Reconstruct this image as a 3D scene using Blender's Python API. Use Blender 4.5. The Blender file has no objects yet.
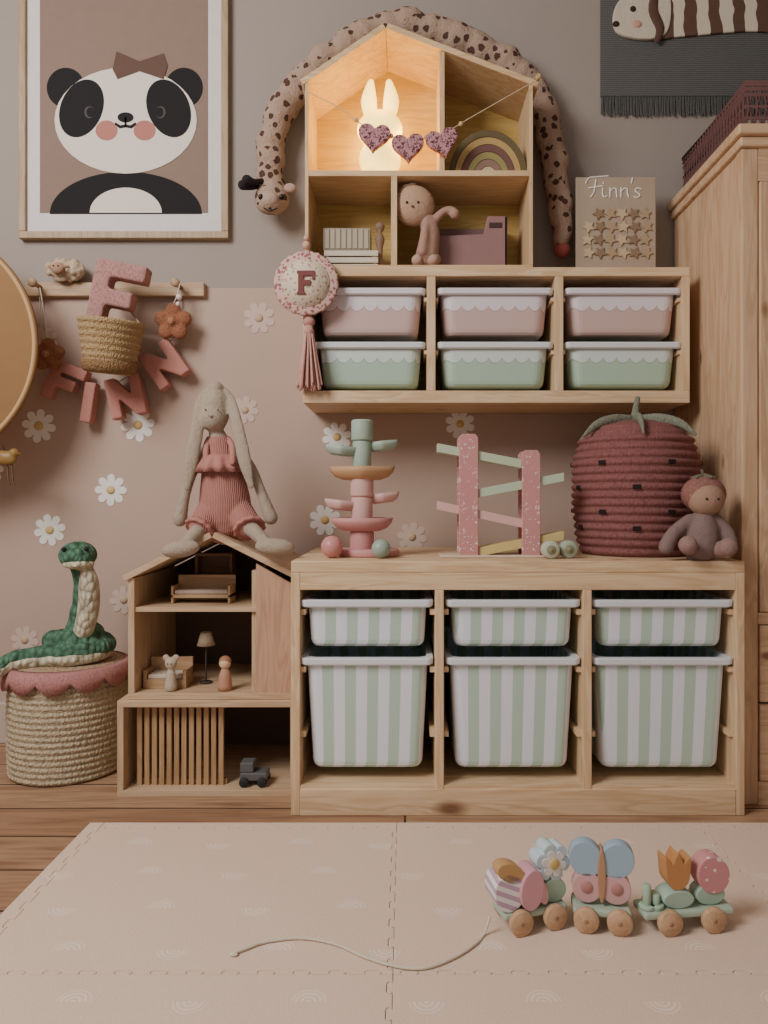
import bpy, math, random
from mathutils import Vector, Matrix
random.seed(3)
F=740.;CX=405.;CY=500.;CH=.65
def PX(x,d): return (x-CX)*d/F
def PZ(y,d): return CH-(y-CY)*d/F
def P(x,y,d): return Vector((PX(x,d),d,PZ(y,d)))
def G(x,y,z=0.012):
    d=F*(CH-z)/(y-CY); return Vector((PX(x,d),d,z))
pi=math.pi
# ---------------------------------------------------------------- materials
def lin(c):
    return tuple(((v/255.)/12.92 if v/255.<=.04045 else ((v/255.+.055)/1.055)**2.4) for v in c)+(1,)
def newmat(name,rough=.7):
    m=bpy.data.materials.new(name); m.use_nodes=True
    nt=m.node_tree; b=nt.nodes['Principled BSDF']; b.inputs['Roughness'].default_value=rough
    b.inputs['Specular IOR Level'].default_value=.3
    return m,nt,b
def mth(nt,op,a,b=None):
    n=nt.nodes.new('ShaderNodeMath'); n.operation=op
    for i,v in enumerate((a,b)):
        if v is None: continue
        if isinstance(v,(int,float)): n.inputs[i].default_value=v
        else: nt.links.new(v,n.inputs[i])
    return n.outputs[0]
def mix(nt,f,a,b,blend='MIX'):
    n=nt.nodes.new('ShaderNodeMix'); n.data_type='RGBA'; n.blend_type=blend
    for i,v in ((0,f),(6,a),(7,b)):
        if isinstance(v,(int,float)): n.inputs[i].default_value=v
        elif isinstance(v,tuple): n.inputs[i].default_value=v
        else: nt.links.new(v,n.inputs[i])
    return n.outputs[2]
def coord(nt,scale=(1,1,1),world=False,rot=(0,0,0)):
    if world: s=nt.nodes.new('ShaderNodeNewGeometry').outputs['Position']
    else: s=nt.nodes.new('ShaderNodeTexCoord').outputs['Object']
    mp=nt.nodes.new('ShaderNodeMapping'); mp.inputs['Scale'].default_value=scale; mp.inputs['Rotation'].default_value=rot
    nt.links.new(s,mp.inputs[0]); return mp.outputs[0]
def noise(nt,vec,scale,detail=3,dist=0):
    n=nt.nodes.new('ShaderNodeTexNoise'); n.inputs['Scale'].default_value=scale; n.inputs['Detail'].default_value=detail
    n.inputs['Distortion'].default_value=dist; nt.links.new(vec,n.inputs['Vector']); return n.outputs[0]
def ramp(nt,fac,stops):
    r=nt.nodes.new('ShaderNodeValToRGB'); nt.links.new(fac,r.inputs[0]); e=r.color_ramp.elements
    while len(e)<len(stops): e.new(.5)
    for i,(p,c) in enumerate(stops): e[i].position=p; e[i].color=c
    return r.outputs[0]
def bumpn(nt,b,h,strength=.4,dist=.002):
    n=nt.nodes.new('ShaderNodeBump'); n.inputs['Strength'].default_value=strength; n.inputs['Distance'].default_value=dist
    nt.links.new(h,n.inputs['Height']); nt.links.new(n.outputs[0],b.inputs['Normal'])
def sc(c,k): return tuple(min(1,v*k) for v in c[:3])+(1,)
cache={}
def paint(rgb,rough=.6,var=.06,bump=0,bs=300):
    key=('p',rgb,rough,var,bump,bs)
    if key in cache: return cache[key]
    m,nt,b=newmat('paint_%d_%d_%d'%rgb,rough); c=lin(rgb)
    f=noise(nt,coord(nt),30)
    nt.links.new(mix(nt,f,sc(c,1-var),sc(c,1+var)),b.inputs['Base Color'])
    if bump: bumpn(nt,b,noise(nt,coord(nt),bs,2),bump,.002)
    cache[key]=m; return m
def fabric(rgb,var=.15,s=400,bump=.6): 
    key=('fb',rgb,var,s,bump)
    if key in cache: return cache[key]
    m,nt,b=newmat('fabric_%d_%d_%d'%rgb,.95); c=lin(rgb)
    f=noise(nt,coord(nt),s,2); f2=noise(nt,coord(nt),28,2)
    cc=mix(nt,f,sc(c,1-var*1.6),sc(c,1+var*1.2))
    nt.links.new(mix(nt,mth(nt,'MULTIPLY',f2,.35),cc,sc(c,.75)),b.inputs['Base Color'])
    h=mth(nt,'ADD',f,mth(nt,'MULTIPLY',noise(nt,coord(nt),60,3),1.5))
    bumpn(nt,b,h,bump,.003)
    cache[key]=m; return m
def knit(rgb,rgb2=None,s=150,bs=.8,bd=.004):
    key=('k',rgb,rgb2,s)
    if key in cache: return cache[key]
    m,nt,b=newmat('knit_%d_%d_%d'%rgb,.95); c=lin(rgb)
    v=nt.nodes.new('ShaderNodeTexVoronoi'); v.inputs['Scale'].default_value=s
    nt.links.new(coord(nt,(1,1,.6)),v.inputs['Vector'])
    nt.links.new(mix(nt,v.outputs['Distance'],sc(c,1.15),sc(c,.6) if rgb2 is None else lin(rgb2)),b.inputs['Base Color'])
    bumpn(nt,b,mth(nt,'SUBTRACT',1,v.outputs['Distance']),bs,bd)
    cache[key]=m; return m
def ribknit(rgb,s=260):
    key=('rk',rgb,s)
    if key in cache: return cache[key]
    m,nt,b=newmat('rib_knit',.95); c=lin(rgb)
    w=nt.nodes.new('ShaderNodeTexWave'); w.bands_direction='X'; w.inputs['Scale'].default_value=s/3.2; w.inputs['Distortion'].default_value=2.2
    nt.links.new(coord(nt),w.inputs['Vector'])
    nt.links.new(mix(nt,w.outputs['Fac'],sc(c,.8),sc(c,1.08)),b.inputs['Base Color'])
    bumpn(nt,b,mth(nt,'ADD',w.outputs['Fac'],mth(nt,'MULTIPLY',noise(nt,coord(nt),50,3),2)),.6,.003)
    cache[key]=m; return m
WC1,WC2=(226,198,162),(208,174,134)
def wood(axis,c1=WC1,c2=WC2,knots=.05,rough=.5,dark=1):
    key=('w',axis,c1,c2,knots)
    if key in cache: return cache[key]
    m,nt,b=newmat('pine_wood_'+axis,rough)
    s={'x':(1,10,10),'y':(10,1,10),'z':(10,10,1)}[axis]
    v=coord(nt,s,True)
    g=noise(nt,v,2.2,4,.7); fine=noise(nt,coord(nt,tuple(q*(4 if q>1 else 1) for q in s),True),6,4)
    col=ramp(nt,g,[(.3,lin(c2)),(.45,lin(c1)),(.52,sc(lin(c2),.98)),(.56,lin(c1)),(.64,lin(c2)),(.7,lin(c1))])
    col=mix(nt,mth(nt,'MULTIPLY',ramp(nt,fine,[(.42,(0,0,0,1)),(.7,(1,1,1,1))]),.24),col,sc(lin(c2),.74))
    if knots:
        vo=nt.nodes.new('ShaderNodeTexVoronoi'); vo.inputs['Scale'].default_value=1
        ks={'x':(5,11,11),'y':(11,5,11),'z':(11,11,5)}[axis]
        nt.links.new(coord(nt,ks,True),vo.inputs['Vector'])
        k=ramp(nt,vo.outputs['Distance'],[(knots,(1,1,1,1)),(knots*2.2,(0,0,0,1))])
        col=mix(nt,mth(nt,'MULTIPLY',k,.85),col,lin((110,68,46)))
    nt.links.new(col,b.inputs['Base Color']); bumpn(nt,b,fine,.12,.001)
    cache[key]=m; return m
def wicker(rgb,freq=260,rgb2=None):
    key=('wk',rgb,freq)
    if key in cache: return cache[key]
    m,nt,b=newmat('wicker_%d_%d_%d'%rgb,.85)
    v=nt.nodes.new('ShaderNodeTexVoronoi'); v.inputs['Scale'].default_value=freq
    nt.links.new(coord(nt,(1,1,.6)),v.inputs['Vector'])
    n=noise(nt,coord(nt),60)
    col=mix(nt,v.outputs['Distance'],sc(lin(rgb),1.15),sc(lin(rgb),.5))
    col=mix(nt,mth(nt,'MULTIPLY',n,.5),col,sc(lin(rgb),.7))
    nt.links.new(col,b.inputs['Base Color']); bumpn(nt,b,mth(nt,'SUBTRACT',1,v.outputs['Distance']),.9,.004)
    cache[key]=m; return m
def spots(base,spot,scale,th,name,warp=.02,bump=.6):
    m,nt,b=newmat(name,.95)
    vo=nt.nodes.new('ShaderNodeTexVoronoi'); vo.inputs['Scale'].default_value=scale; vo.inputs['Randomness'].default_value=.75
    cv=coord(nt)
    nz=nt.nodes.new('ShaderNodeTexNoise'); nz.inputs['Scale'].default_value=scale*2; nt.links.new(cv,nz.inputs['Vector'])
    mx=nt.nodes.new('ShaderNodeMix'); mx.data_type='VECTOR'; mx.inputs[0].default_value=warp
    nt.links.new(cv,mx.inputs[4]); nt.links.new(nz.outputs[1],mx.inputs[5])
    nt.links.new(mx.outputs[1],vo.inputs['Vector'])
    k=mth(nt,'LESS_THAN',vo.outputs['Distance'],th)
    nt.links.new(mix(nt,k,lin(base),lin(spot)),b.inputs['Base Color'])
    if bump: bumpn(nt,b,mth(nt,'ADD',noise(nt,cv,300),mth(nt,'MULTIPLY',noise(nt,cv,45,3),2)),bump,.004)
    return m
def stripes():
    m,nt,b=newmat('striped_plastic',.4)
    s=nt.nodes.new('ShaderNodeSeparateXYZ'); nt.links.new(nt.nodes.new('ShaderNodeTexCoord').outputs['Object'],s.inputs[0])
    zf=mth(nt,'ADD',mth(nt,'MULTIPLY',s.outputs[2],-.22),1.05)
    t=mth(nt,'MULTIPLY',mth(nt,'MULTIPLY',mth(nt,'ADD',s.outputs[0],s.outputs[1]),zf),2*pi/.047)
    k=mth(nt,'GREATER_THAN',mth(nt,'SINE',t),0)
    nt.links.new(mix(nt,k,lin((226,231,240)),lin((182,204,190))),b.inputs['Base Color']); return m
def scallop(top,bot,h0,wl,amp,name):
    m,nt,b=newmat(name,.4)
    s=nt.nodes.new('ShaderNodeSeparateXYZ'); nt.links.new(nt.nodes.new('ShaderNodeTexCoord').outputs['Object'],s.inputs[0])
    a=mth(nt,'ABSOLUTE',mth(nt,'SINE',mth(nt,'MULTIPLY',mth(nt,'ADD',s.outputs[0],s.outputs[1]),pi/wl)))
    a=mth(nt,'POWER',a,.6)
    th=mth(nt,'SUBTRACT',h0,mth(nt,'MULTIPLY',a,amp))
    k=mth(nt,'GREATER_THAN',s.outputs[2],th)
    edge=mth(nt,'LESS_THAN',mth(nt,'ABSOLUTE',mth(nt,'SUBTRACT',s.outputs[2],th)),.0014)
    c=mix(nt,mth(nt,'MULTIPLY',edge,.5),mix(nt,k,lin(bot),lin(top)),sc(lin(bot),.45))
    nt.links.new(c,b.inputs['Base Color']); return m
# ---------------------------------------------------------------- mesh builder
def catmull(pts,n=6):
    pts=[Vector(p) if not isinstance(p,(int,float)) else p for p in pts]
    out=[]; L=len(pts)
    for i in range(L-1):
        p0=pts[max(i-1,0)];p1=pts[i];p2=pts[i+1];p3=pts[min(i+2,L-1)]
        for k in range(n):
            t=k/n
            out.append(.5*((2*p1)+(p2-p0)*t+(2*p0-5*p1+4*p2-p3)*t*t+(3*p1-p0-3*p2+p3)*t**3))
    out.append(pts[-1]); return out
def loop2d(pts,n=5):
    P_=[Vector((a,b)) for a,b in pts]; L=len(P_); out=[]
    for i in range(L):
        p0,p1,p2,p3=P_[i-1],P_[i],P_[(i+1)%L],P_[(i+2)%L]
        for k in range(n):
            u=k/n; v=.5*((2*p1)+(p2-p0)*u+(2*p0-5*p1+4*p2-p3)*u*u+(3*p1-p0-3*p2+p3)*u**3); out.append((v.x,v.y))
    return out
class B:
    def __init__(s): s.v=[];s.f=[];s.m=[];s.s=[]; s.T=None
    def add(s,vs,fs,m=0,sm=False):
        o=len(s.v)
        for q in vs:
            q=Vector(q); s.v.append(s.T@q if s.T else q)
        for f in fs: s.f.append([i+o for i in f]); s.m.append(m); s.s.append(sm)
        return s
    def box(s,x0,x1,y0,y1,z0,z1,m=0):
        return s.add([(x,y,z) for x in(x0,x1) for y in(y0,y1) for z in(z0,z1)],[(0,1,3,2),(4,6,7,5),(0,4,5,1),(2,3,7,6),(0,2,6,4),(1,5,7,3)],m)
    def prism(s,pts,y0,y1,m=0,plane='xz',sm=False):
        n=len(pts)
        a=sum(pts[i][0]*pts[(i+1)%n][1]-pts[(i+1)%n][0]*pts[i][1] for i in range(n))
        if a<0: pts=pts[::-1]
        if plane=='xz': mk=lambda p,t:(p[0],t,p[1])
        elif plane=='xy': mk=lambda p,t:(p[0],p[1],t)
        else: mk=lambda p,t:(t,p[0],p[1])
        vs=[mk(p,y0) for p in pts]+[mk(p,y1) for p in pts]
        A=list(range(n));C=list(range(n,2*n))
        s.add(vs,[A,C[::-1]]+[],m)
        o=len(s.v)-2*n
        for i in range(n):
            j=(i+1)%n
            s.f.append([o+i,o+n+i,o+n+j,o+j]);s.m.append(m);s.s.append(sm)
        if plane=='xy':
            for k in range(n+2): s.f[-1-k]=s.f[-1-k][::-1]
        return s
    def lathe(s,c,prof,seg=32,m=0,axis='z',sm=True,rfun=None):
        c=Vector(c);vs=[];fs=[]
        for (r,z) in prof:
            for i in range(seg):
                a=2*pi*i/seg
                rr=r*(rfun(a,z) if rfun else 1)
                p=(rr*math.cos(a),rr*math.sin(a),z)
                if axis=='x': p=(p[2],p[0],p[1])
                elif axis=='y': p=(p[0],p[2],-p[1])
                vs.append(c+Vector(p))
        n=len(prof)
        for k in range(n-1):
            for i in range(seg):
                j=(i+1)%seg
                fs.append((k*seg+i,k*seg+j,(k+1)*seg+j,(k+1)*seg+i))
        if prof[0][0]>1e-6: fs.append(tuple(range(seg))[::-1])
        if prof[-1][0]>1e-6: fs.append(tuple((n-1)*seg+i for i in range(seg)))
        s.add(vs,fs,m,sm)
        return s
    def cyl(s,c,r,h,axis='z',m=0,seg=24,r2=None,sm=True):
        r2=r if r2 is None else r2
        e=min(r,r2,abs(h))*.12
        return s.lathe(c,[(r-e,0),(r,e),(r2,h-e),(r2-e,h)],seg,m,axis,sm)
    def ell(s,c,r,m=0,seg=20,rot=None):
        if isinstance(r,(int,float)): r=(r,r,r)
        R=Matrix.Rotation(rot,3,'Y') if rot is not None else Matrix.Identity(3)
        vs=[];fs=[];rings=seg//2+2;c=Vector(c)
        vs.append(c+R@Vector((0,0,-r[2])))
        for k in range(1,rings):
            t=-pi/2+pi*k/rings
            for i in range(seg):
                a=2*pi*i/seg
                vs.append(c+R@Vector((r[0]*math.cos(t)*math.cos(a),r[1]*math.cos(t)*math.sin(a),r[2]*math.sin(t))))
        vs.append(c+R@Vector((0,0,r[2])))
        for i in range(seg):
            j=(i+1)%seg
            fs.append((0,1+j,1+i))
            for k in range(rings-2):
                fs.append((1+k*seg+i,1+k*seg+j,1+(k+1)*seg+j,1+(k+1)*seg+i))
            fs.append((len(vs)-1,1+(rings-2)*seg+i,1+(rings-2)*seg+j))
        return s.add(vs,fs,m,True)
    def tube(s,pts,r,seg=12,m=0,smooth=0,closed=False,flat=1.0):
        pts=[Vector(p) for p in pts]
        rs=list(r) if isinstance(r,(list,tuple)) else [r]*len(pts)
        if smooth: pts=catmull(pts,smooth); rs=catmull([float(q) for q in rs],smooth)
        if not closed:
            def cap(p,q,r0):
                d=(p-q).normalized(); return [(p+d*r0*math.sin(t),max(r0*math.cos(t),r0*.02)) for t in (.5,1.0,1.5)]
            a=cap(pts[0],pts[1],rs[0])[::-1]; b=cap(pts[-1],pts[-2],rs[-1])
            pts=[q[0] for q in a]+pts+[q[0] for q in b]; rs=[q[1] for q in a]+rs+[q[1] for q in b]
        n=len(pts); vs=[];fs=[]
        t=(pts[1]-pts[0]).normalized(); u=Vector((0,1,0))
        if abs(t.dot(u))>.9: u=Vector((1,0,0))
        for i in range(n):
            if closed: tt=(pts[(i+1)%n]-pts[i-1])
            else: tt=pts[min(i+1,n-1)]-pts[max(i-1,0)]
            if tt.length>1e-9: t=tt.normalized()
            u=(u-t*u.dot(t)).normalized(); w=t.cross(u)
            for k in range(seg):
                a=2*pi*k/seg
                vs.append(pts[i]+u*(math.cos(a)*rs[i]*flat)+w*(math.sin(a)*rs[i]))
        for i in range(n if closed else n-1):
            for k in range(seg):
                j=(k+1)%seg; i2=(i+1)%n
                fs.append((i*seg+k,i*seg+j,i2*seg+j,i2*seg+k))
        if not closed: fs.append(tuple(range(seg))[::-1]); fs.append(tuple((n-1)*seg+k for k in range(seg)))
        return s.add(vs,fs,m,True)
    def loft(s,loops,m=0,cap0=True,cap1=False,sm=False,closed=False):
        n=len(loops[0]);vs=[p for l in loops for p in l];fs=[]
        L=len(loops)
        for k in range(L if closed else L-1):
            k2=(k+1)%L
            for i in range(n):
                j=(i+1)%n; fs.append((k*n+i,k*n+j,k2*n+j,k2*n+i))
        if cap0: fs.append(tuple(range(n))[::-1])
        if cap1: fs.append(tuple((L-1)*n+i for i in range(n)))
        return s.add(vs,fs,m,sm)
def rrect(cx,cy,w,d,r,z,k=6):
    out=[]
    for (sx,sy,a0) in ((1,1,0),(-1,1,pi/2),(-1,-1,pi),(1,-1,1.5*pi)):
        for i in range(k+1):
            a=a0+pi/2*i/k
            out.append((cx+sx*(w/2-r)+r*math.cos(a),cy+sy*(d/2-r)+r*math.sin(a),z))
    return out
col=bpy.context.scene.collection
W={}
def mk(b,name,mats,par=None,label=None,cat=None,group=None,bevel=0,seg=2,remesh=0,origin=None,kind=None,sit=4):
    if not isinstance(mats,(list,tuple)): mats=[mats]
    xs=[q.x for q in b.v];ys=[q.y for q in b.v];zs=[q.z for q in b.v]
    o=Vector(origin) if origin is not None else Vector(((min(xs)+max(xs))/2,(min(ys)+max(ys))/2,min(zs)))
    me=bpy.data.meshes.new(name); me.from_pydata([q-o for q in b.v],[],b.f)
    for mt in mats: me.materials.append(mt)
    me.polygons.foreach_set('material_index',b.m); me.polygons.foreach_set('use_smooth',b.s)
    me.update()
    ob=bpy.data.objects.new(name,me); col.objects.link(ob)
    if par is not None:
        ob.parent=par; ob.location=o-W[par.name]
    else: ob.location=o
    W[ob.name]=o
    if label: ob['label']=label
    if cat: ob['category']=cat
    if group: ob['group']=group
    if kind: ob['kind']=kind
    if remesh:
        md=ob.modifiers.new('remesh','REMESH'); md.mode='VOXEL'; md.voxel_size=remesh; md.use_smooth_shade=True
        sm=ob.modifiers.new('smooth','SMOOTH'); sm.iterations=sit; sm.factor=.6
    if bevel:
        md=ob.modifiers.new('bevel','BEVEL'); md.width=bevel; md.segments=seg; md.limit_method='ANGLE'; md.angle_limit=.7
    return ob
def thing(name,label,cat,loc,group=None,kind=None,par=None):
    e=bpy.data.objects.new(name,None); e.empty_display_size=.02; col.objects.link(e)
    W[e.name]=Vector(loc)
    if par is not None: e.parent=par; e.location=Vector(loc)-W[par.name]
    else: e.location=loc
    if label: e['label']=label
    if cat: e['category']=cat
    if group: e['group']=group
    return e
pineX=wood('x');pineY=wood('y');pineZ=wood('z')
paleX=wood('x',(218,188,148),(200,166,124),0);paleZ=wood('z',(218,188,148),(200,166,124),0)
D=1.99
# ---------------------------------------------------------------- structure
m,nt,b=newmat('two_tone_wall_paint',.95)
s=nt.nodes.new('ShaderNodeSeparateXYZ'); nt.links.new(nt.nodes.new('ShaderNodeNewGeometry').outputs['Position'],s.inputs[0])
k=mth(nt,'GREATER_THAN',s.outputs[2],PZ(288,D))
n1=noise(nt,coord(nt,(1,1,1),True),4)
cc=mix(nt,k,lin((188,164,149)),lin((158,147,139)))
nt.links.new(mix(nt,mth(nt,'MULTIPLY',n1,.15),cc,lin((124,108,100))),b.inputs['Base Color'])
bumpn(nt,b,noise(nt,coord(nt,(1,1,1),True),160),.15,.002)
wallm=m
mk(B().box(-2,1.7,D,D+.1,0,2.5),'wall_back',wallm,kind='structure')
mk(B().box(-2.1,-2,-.6,D+.1,0,2.5),'wall_left',wallm,kind='structure')
mk(B().box(1.7,1.8,-.6,D+.1,0,2.5),'wall_right',wallm,kind='structure')
mk(B().box(-2.1,1.8,-.6,D+.1,2.5,2.6),'ceiling',paint((214,210,204)),kind='structure')
m,nt,b=newmat('floorboards',.45)
v=coord(nt,(1,1,1),True)
br=nt.nodes.new('ShaderNodeTexBrick'); nt.links.new(v,br.inputs['Vector'])
br.inputs['Scale'].default_value=1; br.inputs['Brick Width'].default_value=2.4; br.inputs['Row Height'].default_value=.13
br.inputs['Mortar Size'].default_value=.0026; br.inputs['Color1'].default_value=lin((176,142,112)); br.inputs['Color2'].default_value=lin((154,118,90)); br.inputs['Mortar'].default_value=lin((32,24,20))
g=noise(nt,coord(nt,(1,14,1),True),3,6,1.4)
cc=mix(nt,ramp(nt,g,[(.4,(0,0,0,1)),(.7,(.7,.7,.7,1))]),br.outputs[0],lin((114,80,58)))
vo=nt.nodes.new('ShaderNodeTexVoronoi'); nt.links.new(coord(nt,(4,9,1),True),vo.inputs['Vector']); vo.inputs['Scale'].default_value=1
kk=ramp(nt,vo.outputs['Distance'],[(.05,(1,1,1,1)),(.12,(0,0,0,1))])
nt.links.new(mix(nt,kk,cc,lin((54,34,24))),b.inputs['Base Color']); bumpn(nt,b,g,.15)
mk(B().box(-2,1.7,-.6,D,-.05,0),'floor',m,kind='structure')
mk(B().box(-2,1.7,D-.018,D,0,.11),'baseboard_back',paint((190,172,160)),kind='structure',bevel=.004)
# ---------------------------------------------------------------- daisies
def rosette(n,r0,r1,cx,cz,steps=8,ph=0):
    pts=[]
    for i in range(n*steps):
        a=2*pi*i/(n*steps)
        t=abs(math.sin(a*n/2))**.5
        r=r0+(r1-r0)*t
        pts.append((cx+r*math.cos(a+ph),cz+r*math.sin(a+ph)))
    return pts
def daisy(px,py,rpx,pale=False):
    c=P(px,py,D); r=rpx*D/F
    t=thing('daisy_wall_decal','pale pink daisy wall sticker on the pink wall' if pale else 'white daisy wall sticker with yellow centre','wall sticker',(c.x,D,c.z-r),group='daisy wall stickers')
    mk(B().prism(rosette(8,r*.55,r,c.x,c.z,8,random.random()),D-.0015,D),'petals',paint((200,178,166) if pale else (232,229,224),.8,.03),t)
    mk(B().lathe((c.x,D-.0015,c.z),[(.001,-.001),(r*.27,-.001),(r*.27,.0004)],20,0,'y'),'flower_centre',paint((192,166,138) if pale else (214,186,130),.8),t)
for q in [(39,426,17,0),(138,425,17,0),(111,490,16,0),(50,530,16,0),(337,437,15,0),(460,424,15,0),(325,520,16,0),(259,318,16,1),(245,410,14,1),(412,537,15,1),(25,640,14,1),(124,600,14,1),(45,340,13,1),(-10,470,14,0),(232,560,13,1)]:
    daisy(*q)
# ---------------------------------------------------------------- panda poster
d=1.968
t=thing('framed_poster','oak framed poster of a panda with a brown bow','poster',P(123,238,d))
x0,x1=PX(18,d),PX(228,d); z0,z1=PZ(238,d),PZ(-58,d); w=.019
bb=B().box(x0,x1,d,D,z0,z0+w).box(x0,x1,d,D,z1-w,z1).box(x0,x0+w,d,D,z0+w,z1-w).box(x1-w,x1,d,D,z0+w,z1-w)
mk(bb,'frame',wood('z',(178,154,124),(158,134,104),0),t,bevel=.002)
d2=1.978
mk(B().box(x0+w,x1-w,d2,D,z0+w,z1-w),'white_border',paint((210,205,202)),t)
mk(B().box(PX(40,d2),PX(208,d2),d2-.001,d2,PZ(213,d2),PZ(-35,d2)),'print_background',paint((134,113,101),.9),t)
def epts(px,py,rx,ry,rot=0,a0=0,a1=360,n=36):
    out=[]
    for i in range(n+(0 if a1-a0==360 else 1)):
        a=math.radians(a0+(a1-a0)*i/n); ca,sa=math.cos(math.radians(rot)),math.sin(math.radians(rot))
        x=rx*math.cos(a);y=ry*math.sin(a)
        out.append((PX(px+x*ca-y*sa,d2),PZ(py-(x*sa+y*ca),d2)))
    return out
blk=paint((34,32,34),.9);crm=paint((222,212,200),.9,.02)
def flat(name,polys,mat,lv,join=False):
    if join:
        q=B()
        for p in polys: q.prism(p,d2-.001-.0006*lv,d2-.0006)
        mk(q,name,mat,t)
    else:
        for p in polys: mk(B().prism(p,d2-.001-.0006*lv,d2-.0006),name,mat,t)
flat('panda_ear',[epts(66,88,19,20),epts(184,88,19,20)],blk,1)
flat('panda_body',[epts(126,214,76,42,0,0,180)],blk,1)
flat('panda_belly',[epts(126,213,36,25,0,0,180)],crm,2)
flat('panda_head',[epts(126,121,71,53)],crm,3)
flat('panda_eye_patch',[epts(82,109,21,30,-22),epts(169,109,21,30,22)],blk,4)
flat('panda_eye',[epts(90,113,5,6),epts(161,113,5,6)],paint((80,76,74),.9),5)
flat('panda_pupil',[epts(91,113,3.9,4.9),epts(160,113,3.9,4.9)],blk,6)
flat('panda_cheek',[epts(107,131,11,10),epts(145,131,11,10)],paint((176,116,106),.9),4)
def pp2(l): return [(PX(a,d2),PZ(c,d2)) for a,c in l]
flat('panda_nose',[epts(126,118,8,5),pp2(((125,118),(127,118),(127,127),(125,127))),pp2(((125,125),(126,128),(132,129),(137,125),(136,123),(131,126))),pp2(((127,125),(126,128),(120,129),(115,125),(116,123),(121,126)))],blk,5,True)
flat('panda_bow',[pp2(((140,62),(117,52),(113,70),(118,80),(140,72),(164,80),(168,66),(164,54)))],paint((96,74,64),.9),4)
# ---------------------------------------------------------------- peg rail
t=thing('peg_rail','light wooden peg rail mounted on the wall','peg rail',P(115,296,D))
mk(B().box(PX(25,1.97),PX(204,1.97),1.97,D,PZ(296,1.97),PZ(282,1.97)),'rail',wood('x',(190,160,128),(170,140,108),0),t,bevel=.003)
for px in (40,108,180):
    c=P(px,287,1.97)
    mk(B().lathe(c,[(.006,0),(.0055,-.03),(.011,-.035),(.012,-.043),(.008,-.048)],16,0,'y'),'peg',wood('y',(186,156,126),(166,136,106),0),t)
c=P(65,270,1.955)
zr=PZ(282,1.97)
t=thing('sheep_figurine','small cream woolly sheep on the peg rail','toy animal',(c.x,c.y,zr))
q=B()
q.ell(c,(.046,.022,.026))
for i in range(60):
    a=random.random()*2*pi; e=random.uniform(-1,1); r=math.sqrt(1-e*e)
    q.ell(c+Vector((.046*r*math.cos(a),.02*r*math.sin(a),.026*e)),.0085,0,8)
q.tube([c+Vector((-.02,0,-.01)),(c.x-.022,c.y,zr+.004)],.006).tube([c+Vector((.02,0,-.01)),(c.x+.022,c.y,zr+.004)],.006)
mk(q,'woolly_body',fabric((196,174,148)),t,remesh=.0028,sit=2)
mk(B().ell(c+Vector((-.006,-.028,-.004)),(.018,.012,.016)).ell(c+Vector((-.026,-.026,.002)),(.009,.004,.005)).ell(c+Vector((.014,-.026,.002)),(.009,.004,.005)),'face',fabric((176,140,116)),t,remesh=.0025)
for dx in(-.012,.0): mk(B().ell(c+Vector((dx,-.04,-.001)),.002,0,8),'eye',blk,t)
# hanging basket
def ropeprof(z0,z1,n,rf,amp,k=4):
    out=[]
    for i in range(n*k+1):
        z=z0+(z1-z0)*i/(n*k); ph=(i%k)/k
        out.append((rf((z-z0)/(z1-z0))+amp*math.sin(pi*ph),z))
    return out
c=P(109,374,1.87); top=PZ(321,1.87)
t=thing('hanging_seagrass_basket','small woven seagrass basket hanging from the peg rail','basket',c)
rf=lambda u:.056+.022*u
pr=[(.001,c.z),(.05,c.z)]+ropeprof(c.z+.002,top,8,rf,.004)
pr+= [(rf(1)-.006,top),(.05,c.z+.01),(.001,c.z+.01)]
sh=[(r,z-c.z) for r,z in pr]
bT=Matrix.Translation(c)@Matrix.Rotation(.10,4,'Y')@Matrix.Rotation(.12,4,'X')
q=B();q.T=bT
mk(q.lathe((0,0,0),sh,40),'basket_body',wicker((188,158,116)),t)
q=B();q.T=bT
mk(q.lathe((0,0,0),[(rf(0)+.002,.002),(rf(.12)+.006,.01),(rf(.3)+.0065,.03),(rf(.3)+.003,.032)],40),'dark_lower_band',wicker((150,116,80)),t)
peg=P(108,287,1.94)
mk(B().tube([(c.x-.07,c.y+.01,top+.0),(c.x-.03,1.92,top+.05),(peg.x,peg.y,peg.z+.008),(c.x+.035,1.92,top+.04),(c.x+.078,c.y+.01,top-.012)],.003,8,0,5),'hanging_cord',fabric((180,156,124)),t)
def stroke_letter(ch,h,w,s):
    k=s/2
    if ch=='F': L=[((k,0),(k,h)),((k,h-k),(w,h-k)),((k,h*.5),(w*.82,h*.5))]
    if ch=='I': L=[((k,0),(k,h))]
    if ch=='N': L=[((k,0),(k,h)),((w-k,0),(w-k,h)),((k,h-k*.6),(w-k,k*.6))]
    return L
def put_letter(ch,c,h,w,s,ang,dep,name,mat,par=None,vox=.003,sit=4,**k_):
    q=B(); base=Matrix.Translation(c)@Matrix.Rotation(ang,4,'Y')@Matrix.Translation((-(w if ch!='I' else s)/2,0,-h/2))
    for (x0,z0),(x1,z1) in stroke_letter(ch,h,w,s):
        L=math.hypot(x1-x0,z1-z0); an=math.atan2(z1-z0,x1-x0)
        q.T=base@Matrix.Translation((x0,0,z0))@Matrix.Rotation(-an,4,'Y')
        q.box(0,L,-dep/2,dep/2,-s/2,s/2)
    return mk(q,name,mat,par,remesh=vox,sit=sit,**k_)
put_letter('F',P(118,300,1.875),.185,.130,.042,.20,.045,'letter_cushion',knit((180,132,128),None,260,.6,.002),None,.004,6,label='pink stuffed letter F cushion in the hanging basket',cat='cushion')
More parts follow.
